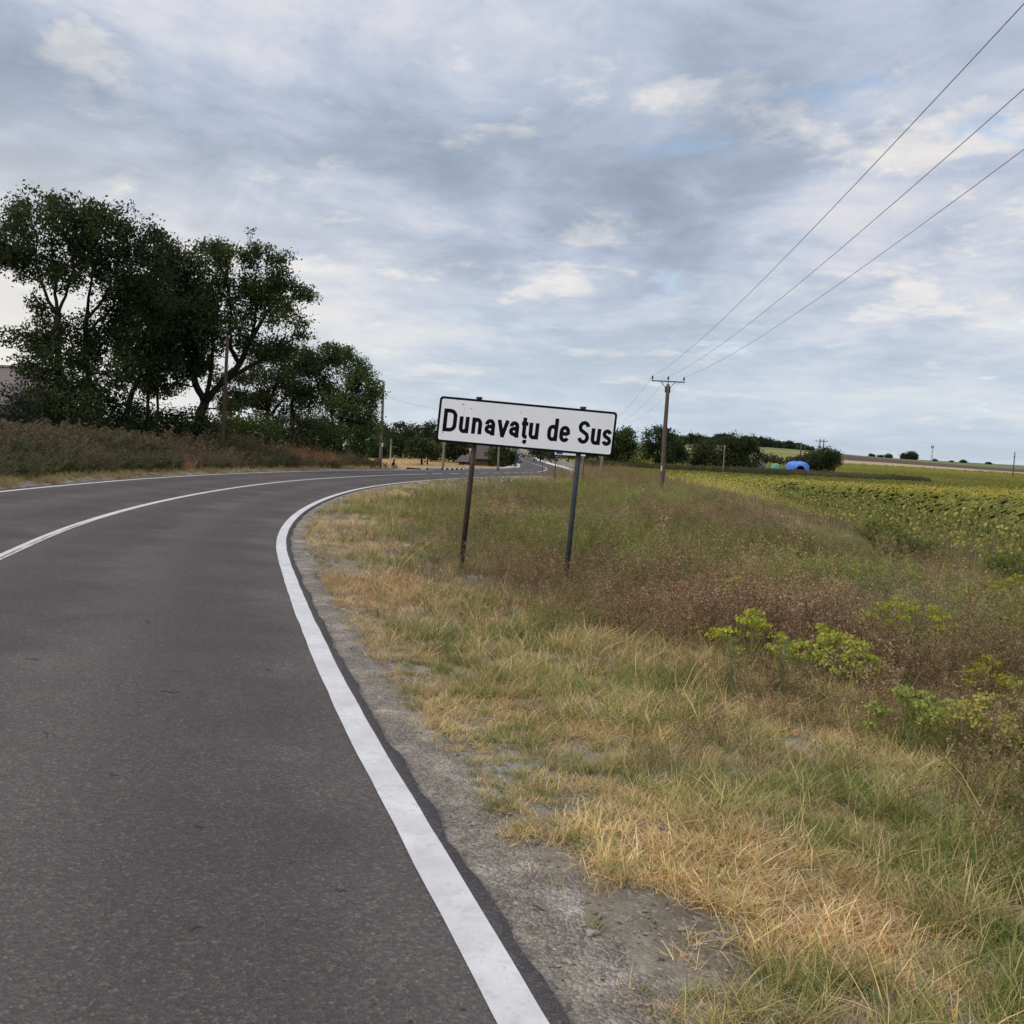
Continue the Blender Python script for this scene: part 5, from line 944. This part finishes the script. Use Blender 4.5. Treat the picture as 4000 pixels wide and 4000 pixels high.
def sf_head(rg, h, bloom):
    c = np.array([-.15, 0, h - .05]); n_ = np.array([-.55, 0, -.84]); n_ /= np.linalg.norm(n_); a = np.array([0, 1., 0]); b_ = np.cross(n_, a); V = []; F = []; C = []; k = 12
    for r_, o_, cc in ((.004, -.03, (.20, .24, .07)), (.06, -.028, (.22, .26, .075)), (.085, 0, (.26, .29, .08)), (.07, .022, (.12, .085, .03)), (.003, .03, (.10, .07, .028))):
        for j in range(k): t = 2 * math.pi * j / k; V.append(c + n_ * o_ + r_ * (math.cos(t) * a + math.sin(t) * b_)); C.append(cc)
    for i in range(4):
        for j in range(k): F.append((i * k + j, i * k + (j + 1) % k, (i + 1) * k + (j + 1) % k, (i + 1) * k + j))
    n0 = len(V); pet = 16; pc = (.62, .40, .02) if bloom else (.28, .27, .06)
    for j in range(pet):
        t = 2 * math.pi * (j + rg.uniform(-.2, .2)) / pet; u = math.cos(t) * a + math.sin(t) * b_; w_ = -math.sin(t) * a + math.cos(t) * b_; l_ = (.085 if bloom else .045) * rg.uniform(.7, 1.2); e = c + u * .078; q = len(V)
        V += [e, e + u * l_ * .5 + w_ * .018, e + u * l_ - n_ * .02 * rg.uniform(-1, 1.5), e + u * l_ * .5 - w_ * .018]; C += [np.array(pc) * rg.uniform(.8, 1.15)] * 4; F.append((q, q + 1, q + 2, q + 3))
    return np.array(V), np.array(F), np.array(C)
LC = [(.095, .115, .042), (.175, .185, .06), (.27, .26, .078), (.38, .335, .10)]
def leafset(rg, h, n=11):
    out = []
    for i in range(n): f = .28 + .70 * i / n; out.append(sf_leaf(rg, i * 2.4 + rg.uniform(-.4, .4), h * f, rg.uniform(.07, .125) * (1.1 - .35 * abs(f - .7)), LC[rg.integers(0, 4)] if f > .5 else LC[3]))
    return out
# nearest plants one by one
rows_x = []
pts = []
for y in np.arange(15.5, 60, .34):
    for r_ in range(0, 40):
        x = float(edge_x(y)) + .35 + r_ * .62 + sr.normal(0, .07)
        if x < .56 * y + 1.2: pts.append((x, y + sr.normal(0, .06), r_))
pts = np.array(pts); vis = pts[:, 0] < .515 * pts[:, 1]
score = np.hypot(pts[:, 0], pts[:, 1]) + pts[:, 2] * 5.0 + (~vis) * 30; order = np.argsort(score); near = order[:300]; rest = order[300:]
protos = []
for v_ in range(6):
    h = 1.42 + .05 * v_; bloom = v_ in (2,)
    protos.append((newmesh('stem', *sf_stem(sr, h)[:2], SF_STEM, False, sf_stem(sr, h)[2]), [newmesh('leaf', V, F, LEAF, True, C) for V, F, C in leafset(sr, h, 19)], (lambda q: newmesh('flower_head', q[0], q[1], LEAF, False, q[2]))(sf_head(sr, h, bloom)), None))
for v_ in range(6):
    parts = []
    h = 1.42 + .05 * v_; V, F, C = joined(leafset(sr, h, 19)); protos[v_] = protos[v_][:3] + (newmesh('foliage', V, F, LEAF, True, C),)
sf_made = {}
def sf_plant(v_, whole):
    r = empty('sunflower', (0, 0, 0)); st_, lv, hd, fo = protos[v_]; mobj('stem', st_, r)
    if whole:
        for l_ in lv: mobj('leaf', l_, r)
    else: mobj('foliage', fo, r)
    mobj('flower_head', hd, r); return r
for k, i in enumerate(near):
    v_ = int(sr.integers(0, 6)); v_ = int(sr.integers(0, 6)) if (v_ == 2 and pts[i, 2] < 3) else v_; key = (v_, k < 70)
    if key not in sf_made: sf_made[key] = sf_plant(*key); r = sf_made[key]
    else: r = copy_tree(sf_made[key])
    x, y = pts[i, 0], pts[i, 1]; r.location = (x, y, gz(x, y)); s_ = sr.uniform(.72, .93); r.scale = (s_, s_, s_); r.rotation_euler = (sr.normal(0, .05), sr.normal(0, .05), sr.normal(0, .6) + 2.6)
    tag(r, 'sunflower with drooping leaves in the front rows of the field edge', 'sunflower', 'sunflowers in the front rows')
def whole_sf(rg, h, bloom, dx=0, dy=0, nl=19):
    p = [sf_stem(rg, h)] + leafset(rg, h, nl) + [sf_head(rg, h, bloom)]; V, F, C = joined(p); V = V + np.array([dx, dy, 0]); return V, F, C
sf_src = [whole_sf(sr, 1.4 + .06 * k, k in (5,)) for k in range(6)]
P = pts[rest]; ey2 = []
for y in np.arange(60, 139, .62):
    xs = np.arange(float(edge_x(y)) + .4, .56 * y + 4, .8); ey2.append(np.column_stack([xs + sr.normal(0, .2, len(xs)), np.full(len(xs), y) + sr.normal(0, .2, len(xs)), np.full(len(xs), 9)]))
y0 = 15.5
for y in np.arange(30, 60, .45):
    xs = np.arange(float(edge_x(y)) + .35 + 40 * .62, .56 * y + 3, .75)
    if len(xs): ey2.append(np.column_stack([xs, np.full(len(xs), y) + sr.normal(0, .15, len(xs)), np.full(len(xs), 9)]))
P = np.vstack([P] + ey2); P = P[P[:, 1] < 116 + np.maximum(0, P[:, 0] - 30) * .42]; n = len(P); gapz = n2(P[:, 0], P[:, 1], .09, 41); yel = n2(P[:, 0], P[:, 1], .06, 42)
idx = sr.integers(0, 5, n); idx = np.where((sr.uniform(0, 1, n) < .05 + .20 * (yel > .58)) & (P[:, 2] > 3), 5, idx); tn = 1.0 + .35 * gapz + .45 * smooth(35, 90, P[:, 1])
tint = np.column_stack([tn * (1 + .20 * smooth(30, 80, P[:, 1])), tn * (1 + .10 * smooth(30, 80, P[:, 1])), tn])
scatter('sunflower_rows', np.column_stack([P[:, 0], P[:, 1], ground_z(P[:, 0], P[:, 1])]), sr.uniform(.66, .86, n), idx, tint, sf_src, 'sunflowers filling the field behind its front rows', 'sunflowers', sr.normal(2.6, .6, n), .05)
crop_src = [weed(.50, 9, g0, (.20, .20, .07), [(.20, .20, .065), (.15, .165, .05), (.28, .25, .075), (.12, .135, .045)], .13, 18, .2, .5, .4) for _ in range(4)]
ys = 117 * (450 / 117) ** sr.uniform(0, 1, 30000); xs = 14 + sr.uniform(0, 1, 30000) * (.56 * ys - 8); k = ~(ys < 117.5 + np.maximum(0, xs - 30) * .42) & ~((ys > 178) & (ys < 205) & (xs < 66)); xs, ys = xs[k], ys[k]; tn = 1.05 + .9 * n2(xs, ys * .35, .035, 51) + .25 * smooth(200, 330, ys) - .22 * gauss(ys, 0 * ys, 165, 0, 18, 1)
scatter('far_crop', np.column_stack([xs, ys, ground_z(xs, ys)]), sr.uniform(.8, 1.3, len(xs)) * np.where(ys > 260, 1.3, np.where(ys < 185, .75, 1)), sr.integers(0, 4, len(xs)), np.column_stack([tn * 1.05, tn, tn * .9]), crop_src, 'low olive green crop beyond the sunflowers', 'crop')
